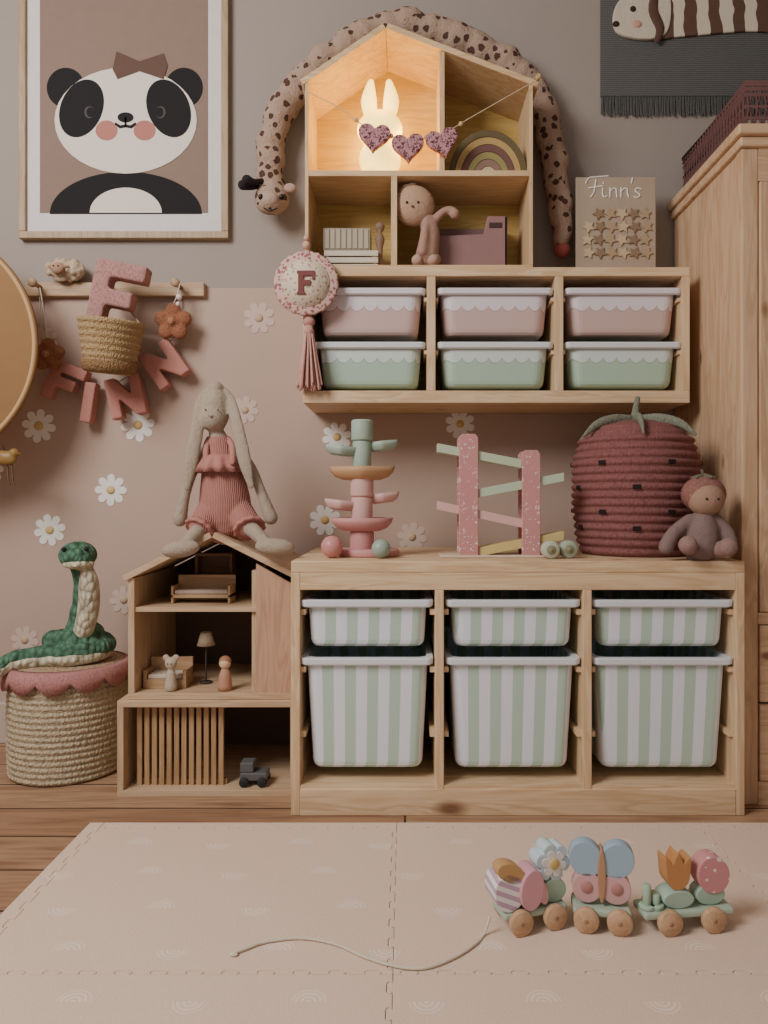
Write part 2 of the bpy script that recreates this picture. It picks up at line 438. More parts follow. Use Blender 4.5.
# FINN garland
d=1.955
t=thing('felt_letter_garland','pink felt letter garland reading FINN','garland',P(120,400,D))
mk(B().tube([P(x,y,1.975) for x,y in((40,292),(42,335),(62,362),(88,384),(122,380),(156,350),(176,322),(180,292))],.0018,6,0,5),'string',fabric((200,180,165)),t)
rose=fabric((190,132,122),.12,300,.4)
for ch,x,y,a in (('F',66,384,.40),('I',90,403,.15),('N',127,397,-.22),('N',165,365,-.62)):
    put_letter(ch,P(x,y,d),.106,.094,.029,a,.034,'felt_letter',rose,t,.0026,5)
t=thing('crochet_flower_hanger','brown crochet flower hanging on a beaded cord','ornament',P(172,340,1.95))
def cflower(x,y,rp,name='crochet_flower',dd=1.935):
    c=P(x,y,dd); r=rp*dd/F
    q=B()
    for i in range(5):
        a=2*pi*i/5+.3
        q.ell(c+Vector((math.cos(a)*r*.6,0,math.sin(a)*r*.6)),(r*.42,.012,r*.42))
    q.ell(c,(r*.4,.016,r*.4))
    mk(q,name,knit((150,98,72),None,260,.6,.002),t,remesh=.003)
    mk(B().ell(c+Vector((0,-.013,0)),(r*.2,.008,r*.2)),'flower_centre',knit((184,134,98),None,250),t)
cflower(173,322,19)
mk(B().tube([P(173,305,1.935),P(177,296,1.93),P(180,284,1.925)],.0015,6),'cord',fabric((220,210,200)),t)
for q_,r_ in((P(179,297,1.93),.008),(P(178,304,1.93),.006)): mk(B().ell(q_,r_,0,12),'bead',paint((225,215,205)),t)
t=thing('crochet_flower_hanger','brown crochet flower hanging near the round disc','ornament',P(48,372,1.92))
cflower(48,355,17,dd=1.915)
mk(B().tube([P(48,340,1.915),P(42,300,1.92),P(40,288,1.922)],.0015,6),'cord',fabric((220,210,200)),t)
# round disc
c=P(-84,345,1.8); r=121*1.8/F
t=thing('round_wall_mirror_back','large smooth round tan disc with scalloped rattan edge','mirror',(c.x,c.y,c.z-r))
mk(B().lathe(c,[(.001,0),(r-.012,0),(r-.010,-.004),(r-.003,-.005),(r,0),(r-.004,.01),(.001,.01)],96,0,'y'),'disc',paint((190,154,110),.7,.03),t)
mk(B().lathe(c,[(r-.004,-.004),(r+.002,-.003),(r+.002,.005),(r-.004,.008)],120,0,'y',True,lambda a,z:1+.004*math.sin(a*60)),'scalloped_edge',paint((140,106,68),.8),t)
mk(B().box(c.x-.01,c.x+.01,c.y+.01,D,c.z-.01,c.z+.01),'wall_bracket',blk,t)
c=P(5,458,1.8)
t=thing('brass_bird_ornament','small brass bird hanging below the round mirror','ornament',P(5,490,1.8))
q=B().ell(c,(.03,.014,.018),0,16,.2).ell(c+Vector((.022,0,.012)),(.013,.011,.012)).tube([c+Vector((.03,0,.012)),c+Vector((.044,0,.006))],[.005,.001],8)
q.tube([c+Vector((-.02,0,0)),c+Vector((-.06,0,.01))],[.01,.006],8)
mk(q,'bird_body',paint((140,110,62),.4),t,remesh=.003)
for a_ in(.005,.016): mk(B().tube([c+Vector((a_,0,-.012)),c+Vector((a_+.003,0,-.058)),c+Vector((a_+.013,-.01,-.064))],.0025,6),'leg',paint((90,66,44),.5),t)
mk(B().tube([c+Vector((0,0,.012)),c+Vector((-.004,0,.03))],.001,6),'cord',blk,t)
# ---------------------------------------------------------------- floor storage unit
d=1.523;yb=1.962
x0,x1=PX(291,d),PX(745,d); th=.0185
zt=PZ(561,d); zl=PZ(590,d)
U=thing('pine_storage_unit','low pine storage unit with six striped pull-out bins','storage unit',((x0+x1)/2,(d+yb)/2,0))
mk(B().box(x0,x1,d,yb,zl+.036,zt),'top_board',pineX,U,bevel=.002)
mk(B().box(x0+th,x1-th,d+.001,d+.02,zl,zl+.036),'front_rail',pineX,U,bevel=.001)
mk(B().box(x0+th,x1-th,yb-.02,yb,zl,zl+.036),'back_rail',pineX,U)
divs=[(x0,x0+th),(PX(435,d),PX(444,d)),(PX(583,d),PX(592,d)),(x1-th,x1)]
for i,(a,c) in enumerate(divs):
    mk(B().box(a,c,d,yb,0,zl+.036 if i in(0,3) else zl),'side_panel' if i in(0,3) else 'divider',pineZ,U,bevel=.002)
mk(B().box(x0+th,x1-th,d+.002,yb,.05,.062),'bottom_shelf',pineX,U)
apr=wood('x',WC1,WC2,.11)
mk(B().box(x0+th,x1-th,d-.001,d+.018,0.0,PZ(789,d)),'front_apron',apr,U,bevel=.002)
sz_r=PZ(600,d);lz_r=PZ(658,d)
for i in range(3):
    for zz in (sz_r-.021,lz_r-.021,.17):
        for (a,c) in ((divs[i][1],divs[i][1]+.010),(divs[i+1][0]-.010,divs[i+1][0])):
            mk(B().box(a,c,d+.012,yb-.01,zz-.011,zz),'runner',pineY,U)
def bin_(name,label,xa,xb,yf,yd,zb,zt,matb,matr,group,taper=.02,wr=.012,rc=.022):
    cx=(xa+xb)/2; cy=yf+yd/2; w=xb-xa
    t=thing(name,label,'storage bin',(cx,cy,zb),group=group)
    wt=w-2*wr; dt=yd-2*wr; wb=wt-taper; db=dt-taper
    L=[rrect(cx,cy,wb-.03,db-.03,rc*.6,zb),rrect(cx,cy,wb-.014,db-.014,rc*.8,zb+.0025),rrect(cx,cy,wb-.004,db-.004,rc,zb+.008),rrect(cx,cy,wb,db,rc,zb+.016),rrect(cx,cy,wt,dt,rc,zt-.002),
       rrect(cx,cy,wt-.006,dt-.006,.02,zt-.002),rrect(cx,cy,wb-.008,db-.008,.018,zb+.016),rrect(cx,cy,wb-.03,db-.03,.015,zb+.005)]
    mk(B().loft(L,0,True,True,False),'bin_body',matb,t,origin=(cx,cy,zb))
    R=[rrect(cx,cy,wt-.006,dt-.006,.02,zt),rrect(cx,cy,w-.002,yd-.002,.012,zt),rrect(cx,cy,w,yd,.014,zt-.003),rrect(cx,cy,w-.002,yd-.002,.014,zt-.013),rrect(cx,cy,w-.010,yd-.010,.014,zt-.016),rrect(cx,cy,w-.012,yd-.012,.014,zt-.006),rrect(cx,cy,wt-.002,dt-.002,.022,zt-.006)]
    mk(B().loft(R,0,False,False,False,True),'rim',matr,t)
    return t
strip=stripes(); rimm=paint((220,225,232),.4,.02)
rr=[(300,433.5),(445.5,581.5),(593,735)]
for a,c in rr:
    bin_('small_striped_bin','shallow green and white striped plastic bin in the pine unit',PX(a,d+.005),PX(c,d+.005),d+.004,.4,PZ(648,1.54),PZ(600,1.53),strip,rimm,'striped bins in the pine unit',taper=.010,wr=.013)
    bin_('large_striped_bin','deep green and white striped plastic bin in the pine unit',PX(a,d+.005),PX(c,d+.005),d+.004,.4,PZ(769,1.55),PZ(658,1.53),strip,rimm,'striped bins in the pine unit',taper=.022,wr=.011)
# ---------------------------------------------------------------- wall shelf
d=1.779;yb=1.988
x0,x1=PX(303,d),PX(690,d); zt=PZ(267,d); zb=PZ(403,d); th=.018
S=thing('pine_wall_shelf','wall-mounted pine shelf unit with six scalloped bins','wall shelf',((x0+x1)/2,(d+yb)/2,zb))
mk(B().box(x0,x1,d,yb,zt-.022,zt),'top_board',pineX,S,bevel=.002)
mk(B().box(x0,x1,d,yb,zb,zb+.03),'bottom_board',pineX,S,bevel=.002)
divs=[(x0,x0+th),(PX(427,d),PX(435.5,d)),(PX(555,d),PX(563.5,d)),(x1-th,x1)]
for i,(a,c) in enumerate(divs): mk(B().box(a,c,d+.001,yb,zb+.03,zt-.022),'side_panel' if i in(0,3) else 'divider',pineZ,S,bevel=.001)
mk(B().box(x0+th,x1-th,yb-.006,yb,zb+.03,zt-.022),'back_panel',pineX,S)
for i in range(3):
    for zz in (PZ(288,d)-.02,PZ(341,d)-.02):
        for (a,c) in ((divs[i][1],divs[i][1]+.007),(divs[i+1][0]-.007,divs[i+1][0])):
            mk(B().box(a,c,d+.012,yb-.01,zz-.009,zz),'runner',pineY,S)
hb=PZ(288,1.785)-PZ(335,1.795)
pk=scallop((222,212,216),(200,172,166),hb-.039,.0325,.014,'pink_scalloped_plastic')
gr=scallop((208,218,214),(172,196,176),hb-.039,.0325,.014,'green_scalloped_plastic')
for a,c in((314,426),(437,554),(565,683)):
    bin_('pink_scalloped_bin','pale pink plastic bin with scalloped band in the wall shelf',PX(a,d+.005),PX(c,d+.005),d+.003,.19,PZ(335,1.795),PZ(288,1.785),pk,paint((220,214,220),.4,.02),'scalloped bins in the wall shelf',taper=.016,wr=.0095,rc=.03)
    bin_('green_scalloped_bin','pale green plastic bin with scalloped band in the wall shelf',PX(a,d+.005),PX(c,d+.005),d+.003,.19,PZ(387,1.795),PZ(342,1.785),gr,paint((216,220,222),.4,.02),'scalloped bins in the wall shelf',taper=.016,wr=.0095,rc=.03)
# ---------------------------------------------------------------- house shelf
ztop=zt
d=1.80;yb=1.985
xl,xr=PX(305,d),PX(533,d); th=.012
ze=PZ(82,d); za=PZ(22,d); xa=PX(386,d); zer=PZ(84,d)
H=thing('house_shaped_shelf','pine house-shaped display shelf standing on the wall shelf','shelf',((xl+xr)/2,(d+yb)/2,ztop))
mk(B().box(xl,xr,d,yb,ztop,ztop+th),'bottom_board',paleX,H,bevel=.001)
mk(B().box(xl,xl+th*.7,d,yb,ztop+th,ze),'side_panel',paleZ,H,bevel=.001)
mk(B().box(xr-th*.7,xr,d,yb,ztop+th,zer),'side_panel',paleZ,H,bevel=.001)
def slope(xa_,za_,xb_,zb_,t,ext=0):
    v=Vector((xb_-xa_,zb_-za_)).normalized(); n=Vector((-v.y,v.x))
    if n.y<0:n=-n
    p=Vector((xa_,za_)); q=Vector((xb_,zb_))+v*ext
    return [tuple(p),tuple(q),tuple(q+n*t),tuple(p+n*t)]
mk(B().prism(slope(xa,za-.016,xl,ze-.004,.014,.005),d-.002,yb),'roof_panel',paleX,H,bevel=.001)
mk(B().prism(slope(xa,za-.016,xr,zer-.004,.014,.012),d-.002,yb),'roof_panel',paleX,H,bevel=.001)
mk(B().prism([(xl,ztop+th),(xr,ztop+th),(xr,zer),(xa,za-.014),(xl,ze)],yb-.005,yb),'back_panel',wood('x',(206,176,108),(192,160,92),0),H)  # back pine yellowed: the night light's golden glow is put into its colour
zs=PZ(176,d)
mk(B().box(xl+th*.7,xr-th*.7,d,yb-.005,zs,zs+.014),'middle_shelf',paleX,H,bevel=.001)
mk(B().box(PX(391,d),PX(397,d),d+.001,yb-.005,ztop+th,zs),'divider',paleZ,H)
xd=PX(442,d); zr_=za-.016-(xd-xa)*(za-zer-.012)/(xr-xa)
mk(B().box(xd-.006,xd+.006,d+.001,yb-.005,zs+.014,zr_-.003),'divider',paleZ,H)
# night light: plain generic rabbit
sh=zs+.0145
c=P(380,160,1.87); c.z=sh
L=thing('rabbit_night_light','plain glowing rabbit-shaped night light inside the house shelf','lamp',c)
q=B().ell(c+Vector((0,0,.055)),(.053,.042,.055)).ell(c+Vector((0,-.004,.13)),(.058,.044,.048))
for s_ in(-1,1):
    q.tube([c+Vector((s_*.022,0,.16)),c+Vector((s_*.028,0,.205)),c+Vector((s_*.023,0,.252))],[.016,.021,.010],12,0,4,False,.7)
for s_ in(-1,1): q.ell(c+Vector((s_*.028,-.03,.012)),(.018,.018,.012))
lampm,nt,b=newmat('warm_glowing_silicone',.5)
lw=nt.nodes.new('ShaderNodeLayerWeight'); lw.inputs[0].default_value=.35
cc=mix(nt,lw.outputs['Facing'],lin((255,228,120)),lin((255,190,60)))
nt.links.new(cc,b.inputs['Emission Color']); b.inputs['Emission Strength'].default_value=2.6; b.inputs['Base Color'].default_value=lin((240,206,130))
mk(q,'lamp_body',lampm,L,remesh=.004)
def light(name,loc,e,colr,size=None,rot=None,rad=.05):
    ld=bpy.data.lights.new(name,'AREA' if size else 'POINT'); ld.energy=e; ld.color=colr
    if size: ld.shape='RECTANGLE'; ld.size=size[0]; ld.size_y=size[1]
    else: ld.shadow_soft_size=rad
    o=bpy.data.objects.new(name,ld); o.location=loc; col.objects.link(o)
    if rot is not None:
        o.rotation_euler=(Vector(rot)-Vector(loc)).to_track_quat('-Z','Y').to_euler()
    return o
lc=(1,.62,.10)
light('lamp_glow',c+Vector((-.005,.062,.14)),.75,lc,rad=.02)
light('lamp_glow_low',c+Vector((.068,-.02,.10)),.5,lc,rad=.015)
light('lamp_glow_side',c+Vector((-.072,-.01,.12)),.45,lc,rad=.015)
light('lamp_glow_front',c+Vector((.0,-.060,.20)),.35,lc,rad=.015)
# heart garland
t=thing('heart_garland','garland of three leopard-print hearts across the house shelf','garland',P(408,165,1.785))
q=B()
hp=[(308,92),(340,108),(357,121),(374,131),(408,139),(443,133),(470,118),(505,98),(537,80)]
mk(q.tube([P(x,y,1.788) for x,y in hp],.0012,6,0,5),'string',fabric((210,190,160)),t)
hm=spots((186,136,140),(90,50,60),85,.42,'leopard_print_fabric',.03)
for x,y,a in((374,139,.1),(408,149,-.05),(443,144,-.25)):
    c=P(x,y,1.783); pts=[]
    for i in range(40):
        tt=2*pi*i/40; pts.append((16*math.sin(tt)**3*.00245,(13*math.cos(tt)-5*math.cos(2*tt)-2*math.cos(3*tt)-math.cos(4*tt)+2)*.00245))
    q=B(); q.T=Matrix.Translation(c)@Matrix.Rotation(a,4,'Y'); q.prism(pts,-.008,.008)
    mk(q,'heart',hm,t,remesh=.0025)
for x,y in((356,120),(391,136),(426,137),(461,124)): mk(B().ell(P(x,y,1.785),.006,0,10),'bead',paint((200,165,130)),t)
mk(B().cyl(P(537,80,1.8),.005,-.02,'y'),'nail',paint((200,170,120),.3),t)
# rainbow stacker
c=P(487,170,1.86); c.z=sh
t=thing('rainbow_stacker','wooden rainbow stacking toy in muted colours','toy',c)
cols=[(100,88,62),(176,148,96),(112,78,72),(146,134,86),(136,110,94),(200,178,144)]
R=.098
for i,cl in enumerate(cols):
    ro=R-i*.0155; ri=ro-.0145 if i<5 else 0.002
    pts=[(c.x+ro*math.cos(pi*k/24),c.z+ro*math.sin(pi*k/24)*1.18) for k in range(25)]+[(c.x+ri*math.cos(pi*k/24),c.z+ri*math.sin(pi*k/24)*1.18) for k in range(24,-1,-1)]
    mk(B().prism(pts,c.y-.025,c.y+.025,0,'xz',True),'arch',paint(cl,.6),t,bevel=.001)
zf=ztop+th+.0005
a=PX(324,1.84);b_=PX(378,1.84)
t=thing('slatted_crate','small whitewashed wooden crate in the house shelf','crate',((a+b_)/2,1.88,zf))
q=B()
for i in range(3): q.box(a,b_,1.84,1.845,zf+.001+i*.017,zf+.014+i*.017).box(a,b_,1.915,1.92,zf+.001+i*.017,zf+.014+i*.017).box(a,a+.005,1.845,1.915,zf+.001+i*.017,zf+.014+i*.017).box(b_-.005,b_,1.845,1.915,zf+.001+i*.017,zf+.014+i*.017)
q.box(a+.005,b_-.005,1.845,1.915,zf,zf+.004)
for xx in(a+.005,b_-.011): q.box(xx,xx+.006,1.845,1.85,zf,zf+.05).box(xx,xx+.006,1.91,1.915,zf,zf+.05)
mk(q,'crate_slats',paint((206,194,176)),t)
z2=zf+.0505
t=thing('grey_toy_box','small grey wooden box stacked on the crate','box',(a+.05,1.88,z2))
mk(B().box(a-.003,a+.115,1.846,1.912,z2,z2+.056),'box_body',paint((150,138,122)),t,bevel=.002)
q=B()
for i in range(8): q.box(a+.002+i*.014,a+.012+i*.014,1.844,1.846,z2+.004,z2+.052)
mk(q,'front_slats',paint((176,164,146)),t)
c=Vector((b_+.004,1.862,zf))
t=thing('wooden_peg_doll','small dark knobbed wooden toy beside the boxes','toy',c)
mk(B().lathe(c,[(.012,0),(.013,.01),(.007,.03),(.007,.06),(.011,.075),(.012,.085),(.008,.095),(.004,.1),(.011,.108),(.013,.116),(.008,.124),(.001,.127)],16),'toy_body',paint((130,106,88)),t)
# mauve box + slumped doll
a=PX(436,1.86);b_=PX(508,1.86)
t=thing('mauve_carry_case','mauve open carry case in the house shelf','box',((a+b_)/2,1.9,zf))
q=B().box(a,a+.008,1.87,1.965,zf,zf+.095).box(b_-.008,b_,1.87,1.965,zf,zf+.145).box(a+.008,b_-.008,1.957,1.965,zf,zf+.145).box(a+.008,b_-.008,1.878,1.957,zf,zf+.008)
q.prism([(a,zf),(b_,zf),(b_,zf+.145),(b_-.05,zf+.145),(b_-.06,zf+.10),(a,zf+.095)],1.87,1.878)
mk(q,'case_body',paint((146,112,110)),t,bevel=.002)
mk(B().box(b_-.046,b_-.014,1.8685,1.87,zf+.115,zf+.128),'handle_slot_shade',paint((70,50,50)),t)  # dark plate on the front, painted as the shade inside the handle cut-out
c=P(414,206,1.835); hz=c.z
t=thing('slumped_cloth_doll','small round-headed cloth doll leaning on the mauve case','doll',(c.x,c.y,zf))
mk(B().ell(c,(.052,.034,.050)),'head',fabric((190,156,130)),t)
mk(B().ell(c+Vector((-.030,-.006,.034)),(.012,.010,.010)).ell(c+Vector((-.018,-.004,.044)),(.012,.010,.009)).ell(c+Vector((-.002,-.004,.049)),(.012,.010,.008)),'hair',fabric((140,110,90)),t,remesh=.003)
for dx in(-.018,.010): mk(B().ell(c+Vector((dx,-.033,-.004)),.003,0,10),'eye',blk,t)
mk(B().ell(c+Vector((-.004,-.0345,-.014)),(.004,.002,.003),0,10),'nose',paint((120,76,66)),t)
q=B().tube([(c.x+.030,c.y,hz-.034),(c.x+.040,c.y,hz-.065),(c.x+.032,c.y,zf+.032)],[.019,.024,.029],14,0,4)
q.tube([(c.x+.046,c.y-.002,hz-.042),(c.x+.070,c.y-.006,hz-.018),(c.x+.090,c.y-.006,hz-.012),(c.x+.100,c.y-.006,hz-.022)],[.012,.010,.010,.014],12,0,3)
q.tube([(c.x+.030,c.y-.014,hz-.05),(c.x+.026,c.y-.024,hz-.075),(c.x+.020,c.y-.026,zf+.035)],[.011,.011,.013],12,0,3)
mk(q,'body',fabric((176,140,124)),t,remesh=.004)
for dx in(.010,.048): mk(B().tube([(c.x+dx+.004,c.y,zf+.024),(c.x+dx,c.y-.014,zf+.018),(c.x+dx-.002,c.y-.016,zf+.0165)],[.016,.015,.0155],12),'leg',fabric((192,158,138)),t,remesh=.004)
# long spotted plush
gm=spots((172,146,128),(82,58,50),40,.33,'spotted_plush',.012,.9)
pth=[(274,196),(270,172),(271,145),(278,118),(292,95),(314,71),(342,49),(372,32),(405,26),(440,33),(478,48),(512,68),(534,92),(547,124),(554,160),(559,195),(562,222),(562,243)]
t=thing('long_spotted_plush_giraffe','long brown spotted plush giraffe draped around the house shelf','plush toy',P(415,50,1.93))
pts3=catmull([P(x,y,1.938) for x,y in pth],5); n_=len(pts3)
rad=catmull([.034,.036,.036,.037,.038,.038,.038,.038,.038,.038,.038,.038,.038,.036,.034,.032,.029,.02],5)
rad=[r*(1+.08*math.sin(i*1.9)+.05*math.sin(i*.83)) if 4<i<n_-4 else r for i,r in enumerate(rad)]
pts3=[p+Vector((.004*math.sin(i*1.1),0,.004*math.cos(i*1.4))) for i,p in enumerate(pts3)]
q=B().tube(pts3,rad,18)
c=P(272,199,1.925)
q.ell(c,(.046,.036,.040),0,20).ell(c+Vector((-.004,-.016,-.018)),(.036,.028,.028))
mk(q,'body',gm,t,remesh=.005,sit=2)
for A_ in([P(258,186,1.92),P(250,187,1.90),P(243,185,1.89)],[P(262,181,1.91),P(254,182,1.89),P(247,180,1.88)]):
    mk(B().tube(A_,[.007,.008,.013],12,0,3),'horn',fabric((44,38,40)),t)
mk(B().ell(c+Vector((-.002,-.032,-.014)),(.026,.016,.020)),'muzzle',fabric((184,158,140)),t)
for x in(261,282): mk(B().ell(P(x,197,1.884),.0075,0,12),'eye',paint((25,20,20),.2),t)
mk(B().tube([P(264,208,1.876),P(270,211,1.874),P(277,208,1.876)],.0016,6,0,3),'mouth',blk,t)
mk(B().ell(P(290,188,1.90),(.016,.008,.012)),'ear',fabric((180,150,136)),t)
mk(B().ell(P(562,250,1.938),(.022,.02,.02)),'hoof',fabric((172,90,84)),t)
# tassel tag
c=P(306,283,1.755)
t=thing('round_letter_tag','round woven tag with letter F and pink tassel','ornament',P(306,385,1.755))
mk(B().lathe(c,[(.001,0),(.072,0),(.077,.003),(.074,.008),(.001,.008)],48,0,'y',True,lambda a,z:1+.02*math.sin(a*20)),'patterned_rim',spots((210,176,164),(156,102,98),110,.45,'pink_patterned_weave',.005,.4),t)
mk(B().lathe(c,[(.001,-.002),(.056,-.002),(.056,.001)],40,0,'y'),'cream_centre',spots((216,198,176),(176,140,116),110,.3,'cream_weave',.005,.4),t)
q=B(); q.T=Matrix.Translation(c+Vector((-.021,-.004,-.028)))
q.prism([(0,0),(.019,0),(.019,.006),(.015,.006),(.015,.022),(.032,.022),(.032,.034),(.015,.034),(.015,.044),(.036,.044),(.036,.036),(.042,.036),(.042,.056),(0,.056),(0,.050),(.003,.050),(.003,.006),(0,.006)],-.002,.002)
mk(q,'letter',paint((116,60,58)),t)
mk(B().tube([c+Vector((0,.002,.07)),c+Vector((.004,.01,.1)),c+Vector((0,.02,.125))],.0015,6),'cord',fabric((210,190,170)),t)
for v_,r_ in((Vector((.001,.002,.09)),.01),(Vector((.001,.004,.108)),.007)): mk(B().ell(c+v_,r_,0,12),'bead',paint((206,166,144)),t)
ts=P(309,322,1.755); q=B()
for i in range(60):
    a=random.random()*2*pi; r=.004+.012*random.random()**.5; k=1.0+random.random()*.12
    q.tube([ts+Vector((math.cos(a)*r*.3,math.sin(a)*r*.3,0)),ts+Vector((math.cos(a)*r*.8,math.sin(a)*r*.8,-.04)),ts+Vector((math.cos(a)*r*2.1,math.sin(a)*r*1.2,-.145*k))],.0022,5)
mk(q,'tassel',fabric((212,162,150)),t)
mk(B().ell(ts+Vector((0,0,0)),(.014,.012,.012)).cyl(ts+Vector((0,0,-.03)),.012,.012),'tassel_knot',fabric((196,142,134)),t)
# star board
d=1.90
x0,x1=PX(576,d),PX(656,d); z1=PZ(177,d)
t=thing('star_name_board','beige board with wooden stars and handwritten name','sign',((x0+x1)/2,d,ztop))
mk(B().box(x0,x1,d,d+.008,ztop,z1),'board',paint((172,154,136),.9),t,bevel=.002)
wm=paint((240,238,232),.8,.02)
strokes=[[(591,198),(594,193),(595,188),(596,181)],[(586,184),(589,179),(596,178),(608,177)],[(589,189),(595,188),(603,187)],
 [(603,189),(602.5,194),(604,198),(607,197)],
 [(610,189),(610,198)],[(610,193),(613,189.5),(616,190),(616.5,194),(617,198)],
 [(621,189),(621,198)],[(621,193),(624,189.5),(627,190),(627.5,194),(628.5,198)],
 [(632.5,179),(631.5,184)],[(641,190),(637,189),(635.5,192),(638,194),(640,196.5),(637,198.5),(634,197.5)],[(603.5,183.5),(603.6,184.5)]]
q=B()
for s_ in strokes: q.tube([P(x,y-1,d-.001) for x,y in s_],.0018,6,0,4 if len(s_)>2 else 0)
mk(q,'lettering',wm,t)
def starpts(cx,cz,r,rot):
    return [(cx+(r if i%2==0 else r*.5)*math.sin(2*pi*i/10+rot),cz+(r if i%2==0 else r*.5)*math.cos(2*pi*i/10+rot)) for i in range(10)]
stm=[paint((200,176,144)),paint((140,116,92)),paint((172,148,118))]
for j,y in enumerate((214,227,240,253)):
    for i in range(6):
        if j==0 and i in(0,): continue
        x=587+i*11.6+(j%2)*1.5
        cpt=P(x,y,d); mk(B().prism(starpts(cpt.x,cpt.z,.0165,random.random()),d-.004,d),'star',stm[(i*7+j*3)%3],t)
# ---------------------------------------------------------------- woven tapestry
d=1.982
x0,x1=PX(601,d),PX(830,d); zt_=PZ(-90,d); z0=PZ(96,d)
t=thing('woven_badger_tapestry','dark grey woven wall hanging with a striped badger','wall hanging',((x0+x1)/2,d,PZ(114,d)))
m,nt,b=newmat('grey_weave',.95)
wv=nt.nodes.new('ShaderNodeTexWave'); wv.bands_direction='Z'; wv.inputs['Scale'].default_value=60; wv.inputs['Distortion'].default_value=2; nt.links.new(coord(nt),wv.inputs['Vector'])
nt.links.new(mix(nt,wv.outputs['Fac'],lin((106,106,102)),lin((82,82,80))),b.inputs['Base Color']); bumpn(nt,b,wv.outputs['Fac'],.6)
mk(B().box(x0,x1,d,D,z0,zt_),'woven_cloth',m,t)
q=B(); n=150
for i in range(n):
    x=x0+.002+(x1-x0-.004)*i/(n-1); q.tube([(x,d+.003,z0+.004),(x+random.uniform(-.003,.003),d,z0-.05*random.uniform(.85,1.1))],.0017,5)
mk(q,'fringe',fabric((94,95,92)),t,label='dark grey fringe')
mk(B().cyl((x0-.02,d,zt_),.01,x1-x0+.04,'x'),'hanging_rod',pineX,t)
m,nt,b=newmat('badger_stripes',.95)
s_=nt.nodes.new('ShaderNodeSeparateXYZ'); nt.links.new(coord(nt),s_.inputs[0])
wob=noise(nt,coord(nt),18,1)
kk=mth(nt,'GREATER_THAN',mth(nt,'SINE',mth(nt,'ADD',mth(nt,'ADD',mth(nt,'MULTIPLY',s_.outputs[0],2*pi/.064),mth(nt,'MULTIPLY',s_.outputs[2],6)),mth(nt,'MULTIPLY',wob,2.5))),.0)
nt.links.new(mix(nt,kk,lin((214,200,182)),lin((98,72,62))),b.inputs['Base Color']); bumpn(nt,b,noise(nt,coord(nt),300),.5,.003)
def pl(pts,dd): return [(PX(a,dd),PZ(c,dd)) for a,c in pts]
def smoothpoly(pts,dd,n=5): return loop2d(pl(pts,dd),n)
mk(B().prism(smoothpoly([(650,-14),(700,-20),(760,-18),(820,-14),(826,8),(800,32),(740,33),(680,38),(655,36)],d),d-.008,d-.0005),'badger_body',m,t,bevel=.003)
mk(B().prism(smoothpoly([(612,22),(616,6),(630,-6),(648,-12),(666,-8),(670,12),(666,34),(652,41),(630,40),(616,34)],d),d-.012,d-.0005),'badger_head',fabric((214,202,184)),t,bevel=.003)
mk(B().ell(P(633,9,d-.012),(.008,.004,.008)),'badger_eye',fabric((62,46,42)),t)
mk(B().ell(P(616,24,d-.012),(.009,.005,.008)),'badger_nose',fabric((62,46,42)),t)
mk(B().ell(P(637,24,d-.012),(.013,.004,.010)),'badger_cheek',fabric((214,164,140)),t)
mk(B().tube([P(x,y,d-.013) for x,y in((656,-10),(653,10),(660,28),(657,40))],[.010,.013,.012,.008],10,0,4,False,.3),'badger_ear_stripe',fabric((98,72,62)),t)
# ---------------------------------------------------------------- wardrobe
wc1,wc2=(214,182,148),(194,158,124)
wp=wood('z',wc1,wc2,.06); wpx=wood('x',wc1,wc2,.06)
x0=.718;yf=1.577;yb=1.985;x1=1.5;zt_=1.40
Wd=thing('pine_wardrobe','tall pine wardrobe with panelled doors and drawers','wardrobe',((x0+x1)/2,(yf+yb)/2,0))
q=B(); n=4
for i in range(n):
    a=yf+.03+(yb-yf-.03)*i/n; c=yf+.03+(yb-yf-.03)*(i+1)/n
    q.box(x0+.004,x0+.02,a+.0012,c-.0012,0,zt_)
q.box(x0+.006,x0+.02,yf+.02,yb,0,zt_)
mk(q,'side_panel',wp,Wd)
mk(B().box(x0,x0+.035,yf,yf+.03,0,zt_),'corner_stile',wp,Wd,bevel=.003)
mk(B().box(x1-.02,x1,yf,yb,0,zt_),'side_panel',wp,Wd)
mk(B().box(x0+.02,x1-.02,yb-.01,yb,0.02,zt_),'back_panel',wp,Wd)
mk(B().box(x0-.006,x1+.006,yf-.008,yb,zt_,zt_+.022).box(x0-.014,x1+.014,yf-.018,yb,zt_+.022,zt_+.045),'cornice',wpx,Wd,bevel=.004)
mk(B().box(x0+.035,x1-.02,yf,yf+.025,1.33,zt_),'top_rail',wpx,Wd)
mk(B().box(x0+.035,x1-.02,yf,yf+.025,.385,.41),'middle_rail',wpx,Wd)
mk(B().box(x0+.035,x1-.02,yf,yf+.025,0,.05),'bottom_rail',wpx,Wd)
for k in range(2):
    a=x0+.037+k*.36; c=a+.355
    dr=B().box(a,a+.05,yf-.004,yf+.018,.412,1.328).box(c-.05,c,yf-.004,yf+.018,.412,1.328).box(a+.05,c-.05,yf-.004,yf+.018,.412,.48).box(a+.05,c-.05,yf-.004,yf+.018,1.26,1.328).box(a+.05,c-.05,yf+.004,yf+.014,.48,1.26)
    do=mk(dr,'door',wp,Wd,bevel=.002)
    kx=c-.025 if k==0 else a+.025
    mk(B().lathe((kx,yf-.004,.85),[(.006,0),(.006,-.012),(.014,-.02),(.012,-.028),(.001,-.03)],16,0,'y'),'knob',wp,do)
